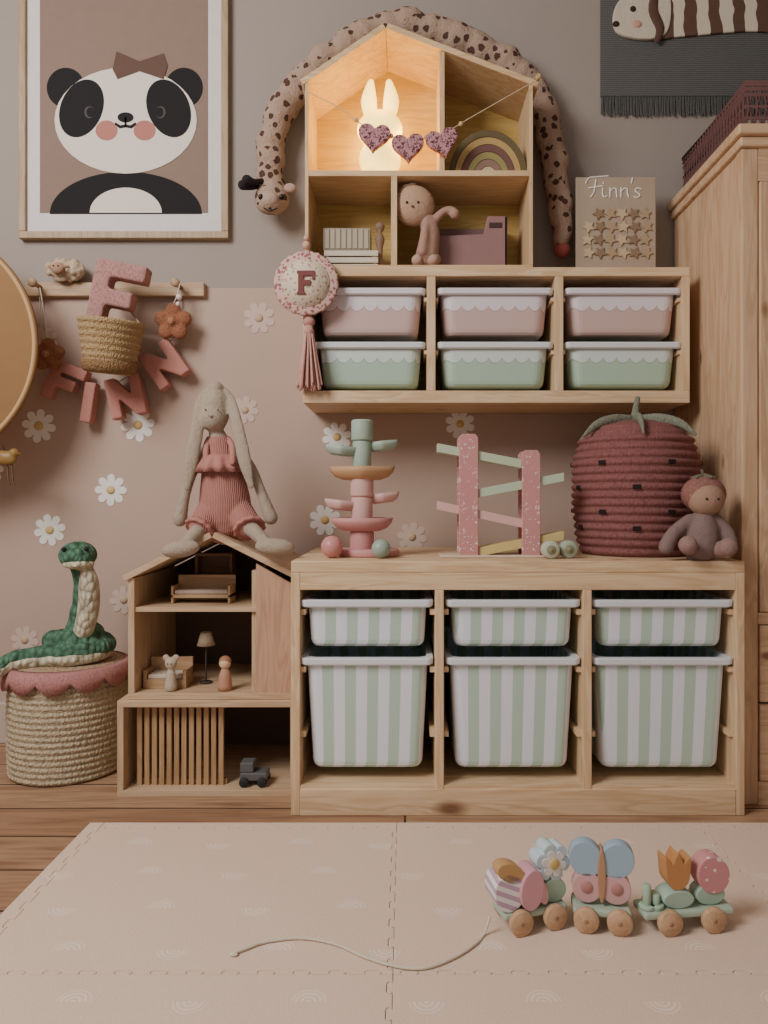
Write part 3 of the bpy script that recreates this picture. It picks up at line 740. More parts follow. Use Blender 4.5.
for z0,z1 in((.052,.215),(.22,.383)):
    do=mk(B().box(x0+.037,x1-.022,yf-.004,yf+.018,z0,z1),'drawer',wpx,Wd,bevel=.002)
    for kx in(x0+.2,x1-.2): mk(B().lathe((kx,yf-.004,(z0+z1)/2),[(.006,0),(.006,-.012),(.014,-.02),(.012,-.028),(.001,-.03)],16,0,'y'),'knob',wp,do)
# wicker basket on wardrobe
zb=zt_+.0455; xa_,xb_,ya_,yb_=.735,1.15,1.60,1.95; h=.105
t=thing('dark_wicker_basket','dark mauve openwork wicker basket on top of the wardrobe','basket',((xa_+xb_)/2,(ya_+yb_)/2,zb))
rd=paint((98,66,64),.8,.15)
q=B()
for z,r_ in((.006,.006),(.03,.004),(.055,.004),(.08,.004),(h,.007),(h-.012,.005)):
    q.tube([(xa_,ya_,zb+z),(xb_,ya_,zb+z),(xb_,yb_,zb+z),(xa_,yb_,zb+z)],r_,8,0,0,True)
mk(q,'woven_hoops',rd,t)
q=B(); n=22
for i in range(n):
    a=ya_+(yb_-ya_)*i/n; c=ya_+(yb_-ya_)*(i+1)/n
    for X_ in(xa_,xb_):
        q.tube([(X_,a,zb+.006),(X_,c,zb+h)],.0028,5).tube([(X_,c,zb+.006),(X_,a,zb+h)],.0028,5)
    a=xa_+(xb_-xa_)*i/n; c=xa_+(xb_-xa_)*(i+1)/n
    for Y_ in(ya_,yb_):
        q.tube([(a,Y_,zb+.006),(c,Y_,zb+h)],.0028,5).tube([(c,Y_,zb+.006),(a,Y_,zb+h)],.0028,5)
mk(q,'wicker_stakes',rd,t)
mk(B().box(xa_,xb_,ya_,yb_,zb,zb+.006),'basket_base',paint((80,54,52)),t)
# ---------------------------------------------------------------- playhouse
d=1.62;yb=1.93
xl=PX(117,d);xr=-.2375;zt_=PZ(701,d);th=.014
t=thing('wooden_play_garage','open light wooden cabinet under the playhouse with slatted front','toy furniture',((xl+xr)/2,(d+yb)/2,0))
lw_=wood('x',(204,176,144),(184,154,122),0);lwz=wood('z',(204,176,144),(184,154,122),0)
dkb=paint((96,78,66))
mk(B().box(xl,xr,d,yb,0,th),'bottom_board',lw_,t,bevel=.001)
mk(B().box(xl,xr,d,yb,zt_-th,zt_),'top_board',lw_,t,bevel=.001)
mk(B().box(xl,xl+th,d,yb,th,zt_-th),'side_panel',lwz,t,bevel=.001)
mk(B().box(xr-th,xr,d,yb,th,zt_-th),'side_panel',lwz,t,bevel=.001)
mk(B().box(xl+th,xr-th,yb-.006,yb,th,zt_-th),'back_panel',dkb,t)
q=B(); a=PX(137,d+.03);c=PX(226,d+.03)
for i in range(12):
    x=a+(c-a)*i/12; q.box(x,x+.0105,d+.03,d+.038,th,zt_-th)
q.box(a,c,d+.038,d+.044,th,th+.012).box(a,c,d+.038,d+.044,zt_-th-.012,zt_-th)
mk(q,'slatted_screen',wood('z',(184,150,114),(162,128,92),0),t)
c=Vector((PX(255,1.66),1.66,th+.0005))
k=thing('grey_toy_truck','small dark grey toy truck inside the play garage','toy vehicle',c)
mk(B().box(c.x-.03,c.x+.03,c.y-.02,c.y+.02,c.z+.012,c.z+.03).box(c.x-.03,c.x+.0,c.y-.018,c.y+.018,c.z+.03,c.z+.052),'truck_body',paint((96,96,96),.4),k,bevel=.003)
for sx in(-.02,.02):
    for sy in(-.0265,.0205): mk(B().cyl((c.x+sx,c.y+sy,c.z+.0105),.0105,.006,'y'),'wheel',paint((44,44,46)),k)
d=1.63
xl=PX(128,d); z0=zt_+.0005; ze=PZ(578,d); za=PZ(532,d); xm=(xl+xr)/2
t=thing('wooden_playhouse','open wooden playhouse with pitched roof on the garage','dollhouse',(xm,(d+yb)/2,z0))
pinkw=wood('z',(196,158,132),(178,140,114),0)
mk(B().box(xl,xr,d,yb,z0,z0+th),'floor_board',lw_,t,bevel=.001)
mk(B().box(xl,xl+th,d,yb,z0+th,ze),'side_wall',lwz,t,bevel=.001)
mk(B().box(xr-th,xr,d,yb,z0+th,ze),'side_wall',lwz,t,bevel=.001)
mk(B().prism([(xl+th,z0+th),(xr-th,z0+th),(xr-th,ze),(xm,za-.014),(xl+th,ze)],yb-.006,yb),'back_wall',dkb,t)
mk(B().prism(slope(xm,za-.012,xl,ze-.004,.013,.006),d-.006,yb),'roof_panel',lw_,t,bevel=.001)
mk(B().prism(slope(xm,za-.012,xr,ze-.004,.013,0),d-.006,yb),'roof_panel',lw_,t,bevel=.001)
zsf=PZ(612,d)
xf=PX(256,d)
mk(B().box(xl+th,xf,d+.004,yb-.006,zsf,zsf+.01),'upper_floor',lw_,t)
zf_=za-.014-(xf-xm)*(za-ze)/(xr-xm)
mk(B().prism([(xf,z0+th),(xr-th,z0+th),(xr-th,ze-.012),(xf,zf_-.004)],d+.001,d+.012),'front_door_panel',pinkw,t)
mk(B().box(xf-.012,xf,d+.013,yb-.006,z0+th,zf_-.02),'partition_wall',lwz,t)
def P3(px,d,z): return Vector((PX(px,d),d,z))
zz=zsf+.0105
a=PX(171,1.69);c=PX(230,1.69)
k=thing('toy_bed','tiny wooden toy bed on the upper floor','dollhouse furniture',((a+c)/2,1.71,zz))
mk(B().box(a,c,1.69,1.75,zz+.012,zz+.02).box(a,a+.005,1.69,1.75,zz,zz+.04).box(c-.005,c,1.69,1.75,zz,zz+.04).box(a,c,1.745,1.75,zz,zz+.06),'bed_frame',wood('x',(204,172,136),(184,150,114),0),k,bevel=.001)
mk(B().box(a+.006,c-.006,1.694,1.744,zz+.02,zz+.03),'mattress',fabric((206,186,170)),k,bevel=.003)
a=PX(195,1.8);c=PX(232,1.8)
k=thing('toy_cupboard','small dark toy cupboard on the upper floor','dollhouse furniture',((a+c)/2,1.8,zz))
mk(B().box(a,c,1.80,1.84,zz,zz+.006).box(a,c,1.80,1.84,zz+.1,zz+.106).box(a,a+.006,1.80,1.84,zz+.006,zz+.1).box(c-.006,c,1.80,1.84,zz+.006,zz+.1).box(a+.006,c-.006,1.80,1.84,zz+.05,zz+.055).box(a+.006,c-.006,1.836,1.84,zz+.006,zz+.1),'cupboard_body',wood('x',(150,114,88),(130,96,72),0),k)
zz=z0+th+.0005
c=P3(206,1.72,zz)
k=thing('toy_floor_lamp','tiny floor lamp inside the playhouse','dollhouse furniture',c)
mk(B().cyl(c,.014,.004),'lamp_base',paint((70,60,54)),k)
mk(B().cyl(c+Vector((0,0,.004)),.002,.095),'lamp_pole',paint((70,60,54)),k)
mk(B().lathe(c+Vector((0,0,.088)),[(.021,0),(.012,.03),(.011,.03),(.019,.001)],20),'lamp_shade',fabric((190,172,148)),k)
a=PX(143,1.67);c=PX(186,1.67)
k=thing('toy_sofa','tiny wooden toy sofa inside the playhouse','dollhouse furniture',((a+c)/2,1.7,zz))
mk(B().box(a,c,1.67,1.73,zz,zz+.02).box(a,a+.008,1.67,1.73,zz+.02,zz+.04).box(c-.008,c,1.67,1.73,zz+.02,zz+.04).box(a,c,1.723,1.73,zz+.02,zz+.06),'sofa_frame',wood('x',(190,156,122),(170,136,102),0),k,bevel=.001)
mk(B().box(a+.01,c-.01,1.672,1.722,zz+.02,zz+.03),'seat_cushion',fabric((210,192,174)),k,bevel=.003)
c=P3(171,1.65,zz)
k=thing('mouse_figurine','tiny pale felt mouse standing in the playhouse','toy figure',c)
mk(B().lathe(c,[(.012,0),(.014,.01),(.01,.04),(.006,.05)],16).ell(c+Vector((0,0,.06)),(.013,.012,.013)).ell(c+Vector((-.011,0,.074)),(.008,.004,.008)).ell(c+Vector((.011,0,.074)),(.008,.004,.008)),'mouse_body',fabric((190,174,154)),k,remesh=.0025)
for dx in(-.004,.004): mk(B().ell(c+Vector((dx,-.012,.062)),.0015,0,8),'eye',blk,k)
c=P3(225,1.655,zz)
k=thing('peg_doll','tiny wooden peg doll standing in the playhouse','toy figure',c)
mk(B().lathe(c,[(.015,0),(.016,.01),(.013,.035),(.007,.05)],18),'doll_body',paint((180,136,110)),k)
mk(B().ell(c+Vector((0,0,.06)),.013),'doll_head',paint((216,182,152)),k)
mk(B().ell(c+Vector((0,.002,.064)),(.0138,.0132,.0125)),'doll_hair',paint((160,116,88)),k)
# ---------------------------------------------------------------- plush rabbit
rb=fabric((176,160,142),.2,420,.9)
t=thing('long_eared_plush_rabbit','beige plush rabbit in pink knitted dungarees on the playhouse roof','plush toy',P(222,535,1.68))
d=1.70
hd=P(216,410,d)
q=B().ell(hd,(.032,.034,.053),0,20,.06).ell(hd+Vector((-.002,-.012,-.022)),(.031,.032,.030))
q.tube([P(216,430,d),P(220,450,d),P(224,500,d),P(224,525,d)],[.016,.030,.05,.046],16,0,3)
q.tube([P(206,450,d),P(194,468,1.68),P(185,495,1.67),P(180,520,1.665)],[.013,.0125,.012,.016],12,0,4)
q.tube([P(237,450,d),P(251,468,1.68),P(261,492,1.67),P(271,518,1.665)],[.013,.0125,.012,.016],12,0,4)
q.tube([P(212,521,1.68),P(199,530,1.635),P(186,545,1.60)],[.025,.018,.015],12,0,4)
q.tube([P(236,521,1.68),P(250,528,1.635),P(264,541,1.60)],[.025,.018,.015],12,0,4)
q.ell(P(181,549,1.585),(.042,.022,.019),0,20,-.15)
q.ell(P(275,547,1.585),(.044,.022,.019),0,20,.05)
q.tube([P(209,390,d),P(201,402,1.69),P(197,430,1.665),P(191,462,1.65),P(187,488,1.645)],[.010,.013,.0155,.016,.008],12,0,4,False,.5)
q.tube([P(223,390,d),P(231,402,1.69),P(238,430,1.665),P(245,462,1.65),P(251,486,1.645)],[.010,.013,.0155,.016,.008],12,0,4,False,.5)
q.ell(P(216,389,d),(.018,.02,.018))
mk(q,'body',rb,t,remesh=.0035)
for dx in(-.014,.014): mk(B().ell(hd+Vector((dx,-.038,-.004)),.0022,0,10),'eye',paint((110,84,74)),t)
mk(B().tube([hd+Vector((-.005,-.044,-.018)),hd+Vector((-.001,-.046,-.021)),hd+Vector((.003,-.044,-.018))],.0013,6),'nose',paint((150,114,104)),t)
dk=ribknit((180,124,115))
q=B().tube([P(219,448,d),P(222,470,d),P(225,500,d),P(226,520,d)],[.034,.046,.058,.058],20,0,4)
q.tube([P(211,514,1.685),P(202,526,1.65)],[.036,.030],14).tube([P(239,514,1.685),P(248,525,1.65)],[.036,.030],14)
mk(q,'knitted_romper',dk,t,remesh=.0035)
c=P(220,446,d)
rfm=fabric((184,126,117),.1)
q=B(); q.lathe((c.x,c.y,PZ(458,d)),[(.042,.006),(.048,.0),(.058,-.016),(.066,-.034),(.060,-.032),(.05,-.010),(.044,.0)],72,0,'z',True,lambda a,z:1+(.08*math.sin(a*13) if z<-.005 else .01*math.sin(a*13)))
mk(q,'ruffle',rfm,t)
for (x_,y_,dp,rot_) in((201,528,1.645,.5),(249,527,1.645,-.5)):
    q=B(); q.T=Matrix.Translation(P(x_,y_,dp))@Matrix.Rotation(rot_,4,'Y')@Matrix.Rotation(-.7,4,'X')
    q.lathe((0,0,0),[(.024,.004),(.032,.004),(.036,-.006),(.033,-.010),(.022,-.004)],40,0,'z',True,lambda a,z:1+.06*math.sin(a*12)); mk(q,'leg_cuff',rfm,t)
for A_ in([P(206,462,1.655),P(206,446,1.668),P(209,438,1.695)],[P(232,462,1.65),P(232,446,1.668),P(227,438,1.695)]):
    mk(B().tube(A_,.007,8,0,4,False,.5),'strap',rfm,t)
# ---------------------------------------------------------------- woven basket with lid and snake
c=Vector((PX(69,1.80),1.80,0)); hgt=.240
t=thing('lidded_seagrass_basket','round woven seagrass basket with pink scalloped lid','basket',c)
rf=lambda u:.129+.003*math.sin(pi*min(1,u))
pr=[(.001,0),(.124,0)]+ropeprof(.003,hgt,17,rf,.005)+[(.115,hgt),(.110,.02),(.001,.02)]
mk(B().lathe(c,pr,56),'basket_body',wicker((204,186,156),180),t)
lz=hgt+.002
mk(B().lathe(c,[(.001,lz),(.132,lz),(.138,lz+.008),(.134,lz+.016),(.10,lz+.020),(.001,lz+.022)],48),'lid',wicker((190,160,130),160),t)
q=B(); seg=240; vs=[];fs=[]
for i in range(seg):
    a=2*pi*i/seg; s_=abs(math.sin(a*6+.4))**.55
    for (r,z) in ((.130,lz+.0195),(.140,lz+.015),(.1455,lz-.002),(.147,lz-.002-.030*s_),(.1415,lz-.002-.030*s_),(.140,lz-.002)):
        vs.append((c.x+r*math.cos(a),c.y+r*math.sin(a),z))
for i in range(seg):
    j=(i+1)%seg
    for k in range(6):
        k2=(k+1)%6; fs.append((i*6+k,j*6+k,j*6+k2,i*6+k2))
q.add(vs,fs,0,True)
mk(q,'scalloped_trim',knit((184,130,126),None,330,.4,.0015),t)
ltop=lz+.0225
t=thing('knitted_plush_snake','green and cream chunky knitted snake coiled on the basket lid','plush toy',(c.x,c.y,ltop))
pts=[];rad=[]
pts+=[Vector((c.x-.138,c.y-.135,ltop-.052)),Vector((c.x-.126,c.y-.130,ltop-.022)),Vector((c.x-.108,c.y-.112,ltop+.004)),Vector((c.x-.086,c.y-.088,ltop+.018))]; rad+=[.006,.011,.016,.019]
N=17
for i in range(0,N):
    a=math.radians(240+i*36); R_=.080-.0028*i; z=ltop+.023+i*.0028
    pts.append(Vector((c.x+.018+R_*math.cos(a),c.y+R_*math.sin(a)*.9,z))); rad.append(.023)
nk=[P(74,640,1.79),P(80,620,1.785),P(84,600,1.78),P(84,580,1.77),P(81,568,1.765)]
pts+=nk; rad+=[.026,.027,.026,.024,.024]
sp2=catmull(pts,4); sr2=catmull([float(x) for x in rad],4)
sr2=[r*(1+.04*math.sin(i*1.7)) for i,r in enumerate(sr2)]
hd=P(78,555,1.76)
q=B().tube(sp2,sr2,16)
q.ell(hd,(.043,.046,.033)).ell(hd+Vector((.008,-.02,-.004)),(.038,.034,.027))
gk=knit((92,130,106),(44,72,56),75,1,.010)
ck=knit((214,206,182),(152,146,122),75,1,.010)
mk(q,'body',gk,t,remesh=.004,sit=2)
q=B().tube([P(78,646,1.768),P(86,622,1.762),P(89,602,1.758),P(89,584,1.748),P(88,574,1.742)],[.020,.024,.025,.023,.018],14,0,5)
q.ell(hd+Vector((.012,-.024,-.019)),(.036,.034,.013))
mk(q,'cream_throat',ck,t,remesh=.004,sit=2)
q=B().tube([p+Vector((-.0,-.007,-.011)) for p in pts[0:10]],[r*.82 for r in rad[0:10]],12,0,4)
mk(q,'cream_belly',ck,t,remesh=.004,sit=2)
for v_ in(Vector((-.014,-.042,.016)),Vector((.034,-.032,.016))): mk(B().ell(hd+v_,.0055,0,12),'eye',blk,t)
# ---------------------------------------------------------------- toys on the unit
zt=PZ(561,1.523)+.0005
sg=(162,180,164);pkc=(200,142,140);mu=(190,150,112);lp=(212,170,163)
c=Vector((PX(362,1.66),1.66,zt))
t=thing('ball_run_tower','pastel wooden ball run tower with leaf-shaped trays','toy',c)
Zt=lambda y:PZ(y,1.66)
def disc(z,rx,ry,h,cl,name,dx=0,dy=0,leaf=False,tilt=0):
    q=B(); q.T=Matrix.Translation((c.x+dx,c.y+dy,z))@Matrix.Rotation(tilt,4,'Y')@Matrix.Diagonal((rx,ry,1,1))
    f=(lambda a,z:1/((abs(math.cos(a))**1.3+(abs(math.sin(a))/.85)**1.3)**(1/1.3))) if leaf else None
    q.lathe((0,0,0),[(.001,0),(.55,0),(.8,h*.22),(.95,h*.6),(1,h),(.95,h),(.85,h*.7),(.5,h*.35),(.001,h*.3)],40,0,'z',True,f)
    return mk(q,name,paint(cl,.5,.03),t)
q=B(); q.T=Matrix.Translation((c.x+.014,c.y,zt))@Matrix.Diagonal((.070,.055,1,1)); q.lathe((0,0,0),[(.001,0),(.97,0),(1,.003),(1,.012),(.96,.016),(.001,.016)],36)
mk(q,'base',paint(pkc,.5,.03),t)
def col_(y0,y1,cl,r=.021): 
    mk(B().cyl((c.x,c.y,Zt(y0)),r,Zt(y1)-Zt(y0)),'column_block',paint(cl,.5,.03),t,bevel=.001)
col_(550,531,pkc,.027); disc(Zt(531),.070,.05,.030,pkc,'tray')
col_(526,497,lp,.024); col_(497,477,lp,.026)
disc(Zt(480),.074,.05,.030,mu,'tray',0,0,True)
col_(474,441,sg,.021); col_(441,420,sg,.024)
for (dx,dy,y,cl,tl) in((-.046,-.010,456,sg,.12),(.046,.008,451,sg,-.12),(-.048,-.008,510,lp,.12),(.048,.010,503,lp,-.12)):
    disc(Zt(y),.038,.028,.022,cl,'leaf_tray',dx,dy,True,tl)
for nm,px,y_,r,cl in(('pink',332,1.60,.024,(200,138,136)),('grey green',381,1.59,.0205,(152,170,158))):
    cc=Vector((PX(px,y_),y_,zt+r))
    mk(B().ell(cc,r,0,28),'wooden_ball',paint(cl,.35,.02),None,label=nm+' wooden ball beside the ball run tower',cat='ball')
dR=1.64
c=P(498,556,dR); c.z=zt
t=thing('zigzag_ball_ramp','wooden zigzag ramp toy with floral pink posts','toy',c)
fl=spots((196,140,138),(226,208,204),75,.27,'floral_pink_paint',.03,0)
ZR=lambda y:PZ(y,dR)
def post(xa,xb,ztopy,lean=0):
    a=PX(xa,dR);b2=PX(xb,dR); z1=ZR(ztopy)
    for y0_ in (dR-.03,dR+.024):
        q=B().prism([(a-lean,zt),(b2-lean,zt),(b2,z1-.008),(b2-.006,z1),(a+.006,z1),(a,z1-.008)],y0_,y0_+.006)
        mk(q,'post',fl,t,bevel=.0015)
post(458,477,435);post(520,538,451)
for (xa,ya,xb,yb_,cl) in((437,444,520,460,(184,196,170)),(478,489,562,473,(184,198,174)),(437,501,521,519,(216,174,168)),(478,547,562,531,(208,186,126))):
    A=P(xa,ya,dR);C=P(xb,yb_,dR);hh=.019
    mk(B().prism([(A.x,A.z),(C.x,C.z),(C.x,C.z-hh),(A.x,A.z-hh)],dR-.0235,dR+.0235),'ramp',paint(cl,.5,.03),t,bevel=.001)
mk(B().box(PX(440,dR),PX(545,dR),dR-.035,dR+.035,zt,zt+.005),'base_plate',paint((216,198,176)),t,bevel=.001)
for i,(px,yy,cl) in enumerate(((550,1.585,(184,190,168)),(568,1.60,(164,174,154)))):
    cc=Vector((PX(px,yy),yy,zt+.019))
    k=thing('wooden_roller_toy','small sage green wooden roller toy','toy',(cc.x,cc.y,zt))
    mk(B().cyl(cc+Vector((0,-.014,0)),.019,.028,'y'),'roller',paint(cl,.5),k)
    mk(B().cyl(cc+Vector((0,-.0155,0)),.010,.003,'y').cyl(cc+Vector((0,-.018,0)),.004,.004,'y'),'hub',paint((140,136,110),.5),k)
# strawberry basket
c=Vector((PX(635,1.73),1.73,zt)); h=PZ(422,1.73)-zt
t=thing('strawberry_rope_basket','dusty rose coiled rope basket shaped like a strawberry','basket',c)
def sr(u):
    pts_=[(0,.120),(.15,.132),(.4,.139),(.68,.139),(.84,.126),(.94,.098),(1,.05)]
    for i in range(len(pts_)-1):
        if u<=pts_[i+1][0]:
            f=(u-pts_[i][0])/(pts_[i+1][0]-pts_[i][0]); f=f*f*(3-2*f); return pts_[i][1]*(1-f)+pts_[i+1][1]*f
    return .05
pr=[(.001,0)]+ropeprof(.001,h,17,sr,.007,6)+[(.001,h)]
m,nt,b=newmat('rose_rope',.95)
vo=nt.nodes.new('ShaderNodeTexVoronoi'); vo.inputs['Scale'].default_value=260; nt.links.new(coord(nt,(1,1,.5)),vo.inputs['Vector'])
nt.links.new(mix(nt,vo.outputs['Distance'],lin((146,96,92)),lin((108,66,64))),b.inputs['Base Color']); bumpn(nt,b,vo.outputs['Distance'],-.3,.001)
mk(B().lathe(c,pr,64),'basket_body',m,t)
hs=h/17
for kk_,off in((5,0),(8,.5),(11,0),(3,.5)):
    for i in range(6):
        a=2*pi*(i+off)/6-pi/2+.25; z_=(kk_+.5)*hs; r=sr(z_/h)+.0045
        q=B(); q.T=Matrix.Translation(c+Vector((r*math.cos(a),r*math.sin(a),z_)))@Matrix.Rotation(a,4,'Z')
        q.box(-.004,.004,-.009,.009,-.005,.005)
        mk(q,'seed_patch',fabric((40,30,30)),t,bevel=.002)
lf=knit((132,134,118),None,260,.6,.002)
q=B()
for i in range(6):
    a=2*pi*i/6+.35; dx,dy=math.cos(a),math.sin(a)
    q.tube([c+Vector((dx*.012,dy*.012,h+.004)),c+Vector((dx*.06,dy*.06,h+.003)),c+Vector((dx*.105,dy*.105,h-.010)),c+Vector((dx*.138,dy*.138,h-.036))],[.012,.013,.010,.004],10,0,4,False,.6)
q.tube([c+Vector((0,0,h)),c+Vector((.002,0,h+.030)),c+Vector((.006,0,h+.055))],[.013,.008,.006],10,0,3)
mk(q,'leaves_and_stem',lf,t)
# strawberry-hat doll
dd=1.55
c=P(705,499,dd)
t=thing('berry_plush_doll','small mauve plush doll with a strawberry hat beside the basket','plush toy',(c.x,dd,zt))
q=B().tube([P(704,514,dd),P(702,530,dd),P(700,546,dd)],[.02,.035,.038],14,0,3)
q.tube([P(690,520,dd),P(674,533,dd-.01),P(666,547,dd-.02)],[.014,.015,.016],12,0,3).tube([P(716,520,dd),P(727,532,dd-.01),P(731,544,dd-.02)],[.014,.014,.014],12,0,3)
mk(q,'body',fabric((138,116,112)),t,remesh=.004)
for A_ in([P(690,546,dd-.01),P(688,547,dd-.04),P(688,545,dd-.055)],[P(712,548,dd-.01),P(722,549,dd-.03),P(728,547,dd-.045)]):
    mk(B().tube(A_,[.018,.017,.020],12,0,3),'leg',fabric((156,126,120)),t,remesh=.004)
mk(B().ell(c+Vector((0,-.004,0)),(.038,.036,.036)),'face',fabric((172,140,120)),t)
mk(B().ell(c+Vector((.0,.008,.010)),(.046,.039,.039)),'strawberry_hat',spots((142,98,90),(178,144,128),110,.18,'strawberry_hat_fabric'),t)
for dx in(-.012,.012): mk(B().ell(c+Vector((dx,-.0385,.000)),.0025,0,10),'eye',blk,t)
q=B()
for i in range(5):
    a=2*pi*i/5; q.tube([c+Vector((0,.008,.048)),c+Vector((.024*math.cos(a),.008+.024*math.sin(a),.045))],[.007,.003],8)
q.tube([c+Vector((0,.008,.048)),c+Vector((-.003,.008,.060))],.003,8)
mk(q,'hat_leaves',fabric((116,112,92)),t)
# ---------------------------------------------------------------- foam mat
m,nt,b=newmat('foam_mat_rainbow',.75)
s_=nt.nodes.new('ShaderNodeSeparateXYZ'); nt.links.new(coord(nt,(1,1,1),True),s_.inputs[0])
cell=.15
v=mth(nt,'DIVIDE',mth(nt,'ADD',s_.outputs[1],3),cell*.72)
u=mth(nt,'DIVIDE',s_.outputs[0],cell)
rowi=mth(nt,'FLOOR',v)
row=mth(nt,'FRACT',mth(nt,'MULTIPLY',rowi,.37))
u=mth(nt,'ADD',mth(nt,'ADD',u,20),row)
fu=mth(nt,'SUBTRACT',mth(nt,'FRACT',u),.5); fv=mth(nt,'MULTIPLY',mth(nt,'SUBTRACT',mth(nt,'FRACT',v),.5),.72)
# alternate up / down pointing rainbows
sgn=mth(nt,'SUBTRACT',mth(nt,'MULTIPLY',mth(nt,'MODULO',mth(nt,'FLOOR',u),2),2),1)
r_=mth(nt,'SQRT',mth(nt,'ADD',mth(nt,'MULTIPLY',fu,fu),mth(nt,'MULTIPLY',fv,fv)))
ring=mth(nt,'GREATER_THAN',mth(nt,'SINE',mth(nt,'MULTIPLY',r_,2*pi/.046)),-.1)
mask=mth(nt,'MULTIPLY',mth(nt,'MULTIPLY',ring,mth(nt,'LESS_THAN',r_,.15)),mth(nt,'GREATER_THAN',mth(nt,'MULTIPLY',fv,sgn),0))
cc=mix(nt,mth(nt,'MULTIPLY',mask,.55),lin((226,200,180)),lin((246,232,222)))
nt.links.new(mix(nt,mth(nt,'MULTIPLY',noise(nt,coord(nt,(1,1,1),True),3),.15),cc,lin((200,170,150))),b.inputs['Base Color'])
bumpn(nt,b,noise(nt,coord(nt,(1,1,1),True),420,2),.5,.0015)
matm=m
def teeth(A,Bp,amp=.008,pitch=.05):
    A=Vector(A);Bp=Vector(Bp);L=(Bp-A).length;n=max(1,round(L/pitch));v=(Bp-A)/L;w=Vector((-v.y,v.x));out=[A]
    base=[]
    for i in range(n):
        o=A+v*(L*i/n);p=L/n
        for f,h in ((.16,0),(.10,.35),(.12,.75),(.2,1),(.5,1),(.58,.75),(.6,.35),(.54,0)):
            out.append(o+v*(p*(f+.1))+w*amp*h)
    out.append(Bp); return out
def edge(A,Bp,st):
    if st: return [Vector(A),Vector(Bp)]
    if (A[0],A[1])<=(Bp[0],Bp[1]): return teeth(A,Bp)
    return teeth(Bp,A)[::-1]
def inset(pts,k):
    n=len(pts); out=[]
    for i in range(n):
        p=pts[i]; a=(p-pts[i-1]).normalized(); c=(pts[(i+1)%n]-p).normalized()
        na=Vector((-a.y,a.x)); nc=Vector((-c.y,c.x)); m_=(na+nc)
        m_=m_.normalized() if m_.length>1e-6 else na
        out.append(p+m_*(k/max(.5,m_.dot(na))))
    return out
xs=[-.624,-.595,-.016,.584,1.18]; ys=[1.466,1.44,.997,.40,-.2]
for i in range(4):
    for j in range(4):
        xa,xb=xs[i],xs[i+1];yt,yb_=ys[j],ys[j+1]
        ptsL=[]
        es=[((xa,yb_),(xb,yb_),j==3),((xb,yb_),(xb,yt),i==3),((xb,yt),(xa,yt),j==0),((xa,yt),(xa,yb_),i==0)]
        for (A,C,st) in es:
            if (Vector(A)-Vector(C)).length<.06: st=True
            ptsL+=edge(A,C,st)[:-1]
        small=i==0 or j==0
        if i==3 and j==3: continue
        ptsL=inset(ptsL,.0004)
        mk(B().prism([(p.x,p.y) for p in ptsL],.0,.0115,0,'xy'),'foam_mat_border' if small else 'foam_mat_tile',matm,None,label='beige foam play mat edge strip' if small else 'beige foam puzzle mat tile with rainbow print',cat='play mat',group='interlocking foam play mat pieces',bevel=.0012,seg=2)
# ---------------------------------------------------------------- train
zg=.0118
wheelm=wood('y',(204,168,134),(188,152,118),0); base_c=(170,188,168)
def car(pts_,ang,label=''):
    px,d0,L,wo=pts_
    c=Vector((PX(px,d0),d0,zg))
    t=thing('toy_train_car',label,'toy',c,group='pull-along train cars')
    T=Matrix.Translation(c)@Matrix.Rotation(ang,4,'Z')
    q=B();q.T=T;L2=L/2
    q.box(-L2,L2,-.022,.022,.020,.031); mk(q,'car_base',paint(base_c,.5),t,bevel=.004,seg=3)
    for sx in(-wo,wo):
        for sy in(-.032,.023):
            q=B();q.T=T; q.cyl((sx,sy,.0185),.0185,.010,'y'); mk(q,'wheel',wheelm,t)
            q=B();q.T=T; q.cyl((sx,sy-.0006,.0185),.0035,.0112,'y',0,12); mk(q,'wheel_hub',paint((156,122,96)),t)
    return t,T
def block(t,T,pts,y0,y1,name,cl,z=0):
    q=B();q.T=T;q.prism(pts,y0,y1,0,'xz',True); return mk(q,name,cl if not isinstance(cl,tuple) else paint(cl,.5,.03),t,bevel=.0015)
def E(cx,cz,rx,rz,rot=0,n=28):
    ca,sa=math.cos(rot),math.sin(rot)
    return [(cx+rx*math.cos(2*pi*i/n)*ca-rz*math.sin(2*pi*i/n)*sa,cz+rx*math.cos(2*pi*i/n)*sa+rz*math.sin(2*pi*i/n)*ca) for i in range(n)]
bz=.0315
t,T=car((530,1.118,.104,.028),.30,label='sage green toy train car carrying butterfly and flower blocks')
def stripem(name,ca,cb_,k_):
    m,nt,b=newmat(name,.5); s_=nt.nodes.new('ShaderNodeSeparateXYZ'); nt.links.new(coord(nt),s_.inputs[0])
    kk=mth(nt,'GREATER_THAN',mth(nt,'SINE',mth(nt,'MULTIPLY',mth(nt,'ADD',s_.outputs[2],mth(nt,'MULTIPLY',s_.outputs[0],.5)),k_)),0)
    nt.links.new(mix(nt,kk,lin(ca),lin(cb_)),b.inputs['Base Color']); return m
block(t,T,E(-.042,bz+.029,.024,.029,.1),-.020,.020,'butterfly_wing',stripem('lilac_wing_paint',(190,164,186),(234,230,230),420))
block(t,T,E(-.040,bz+.056,.024,.014,-.5),-.020,.002,'gold_wing_tip',(192,152,104))
block(t,T,E(-.008,bz+.030,.019,.030,-.15),-.026,.010,'pink_wing',(208,154,164))
block(t,T,E(.011,bz+.022,.009,.02,.3),-.02,.01,'pink_leaf',(218,174,178))
block(t,T,E(.034,bz+.018,.020,.018),-.014,.014,'green_leaf_block',(166,190,168))
q=B();q.T=T;q.prism(rosette(6,.021,.029,.032,bz+.060,8,.3),-.014,.014,0,'xz',True);mk(q,'flower_block',paint((196,212,218),.5,.02),t,bevel=.0015)
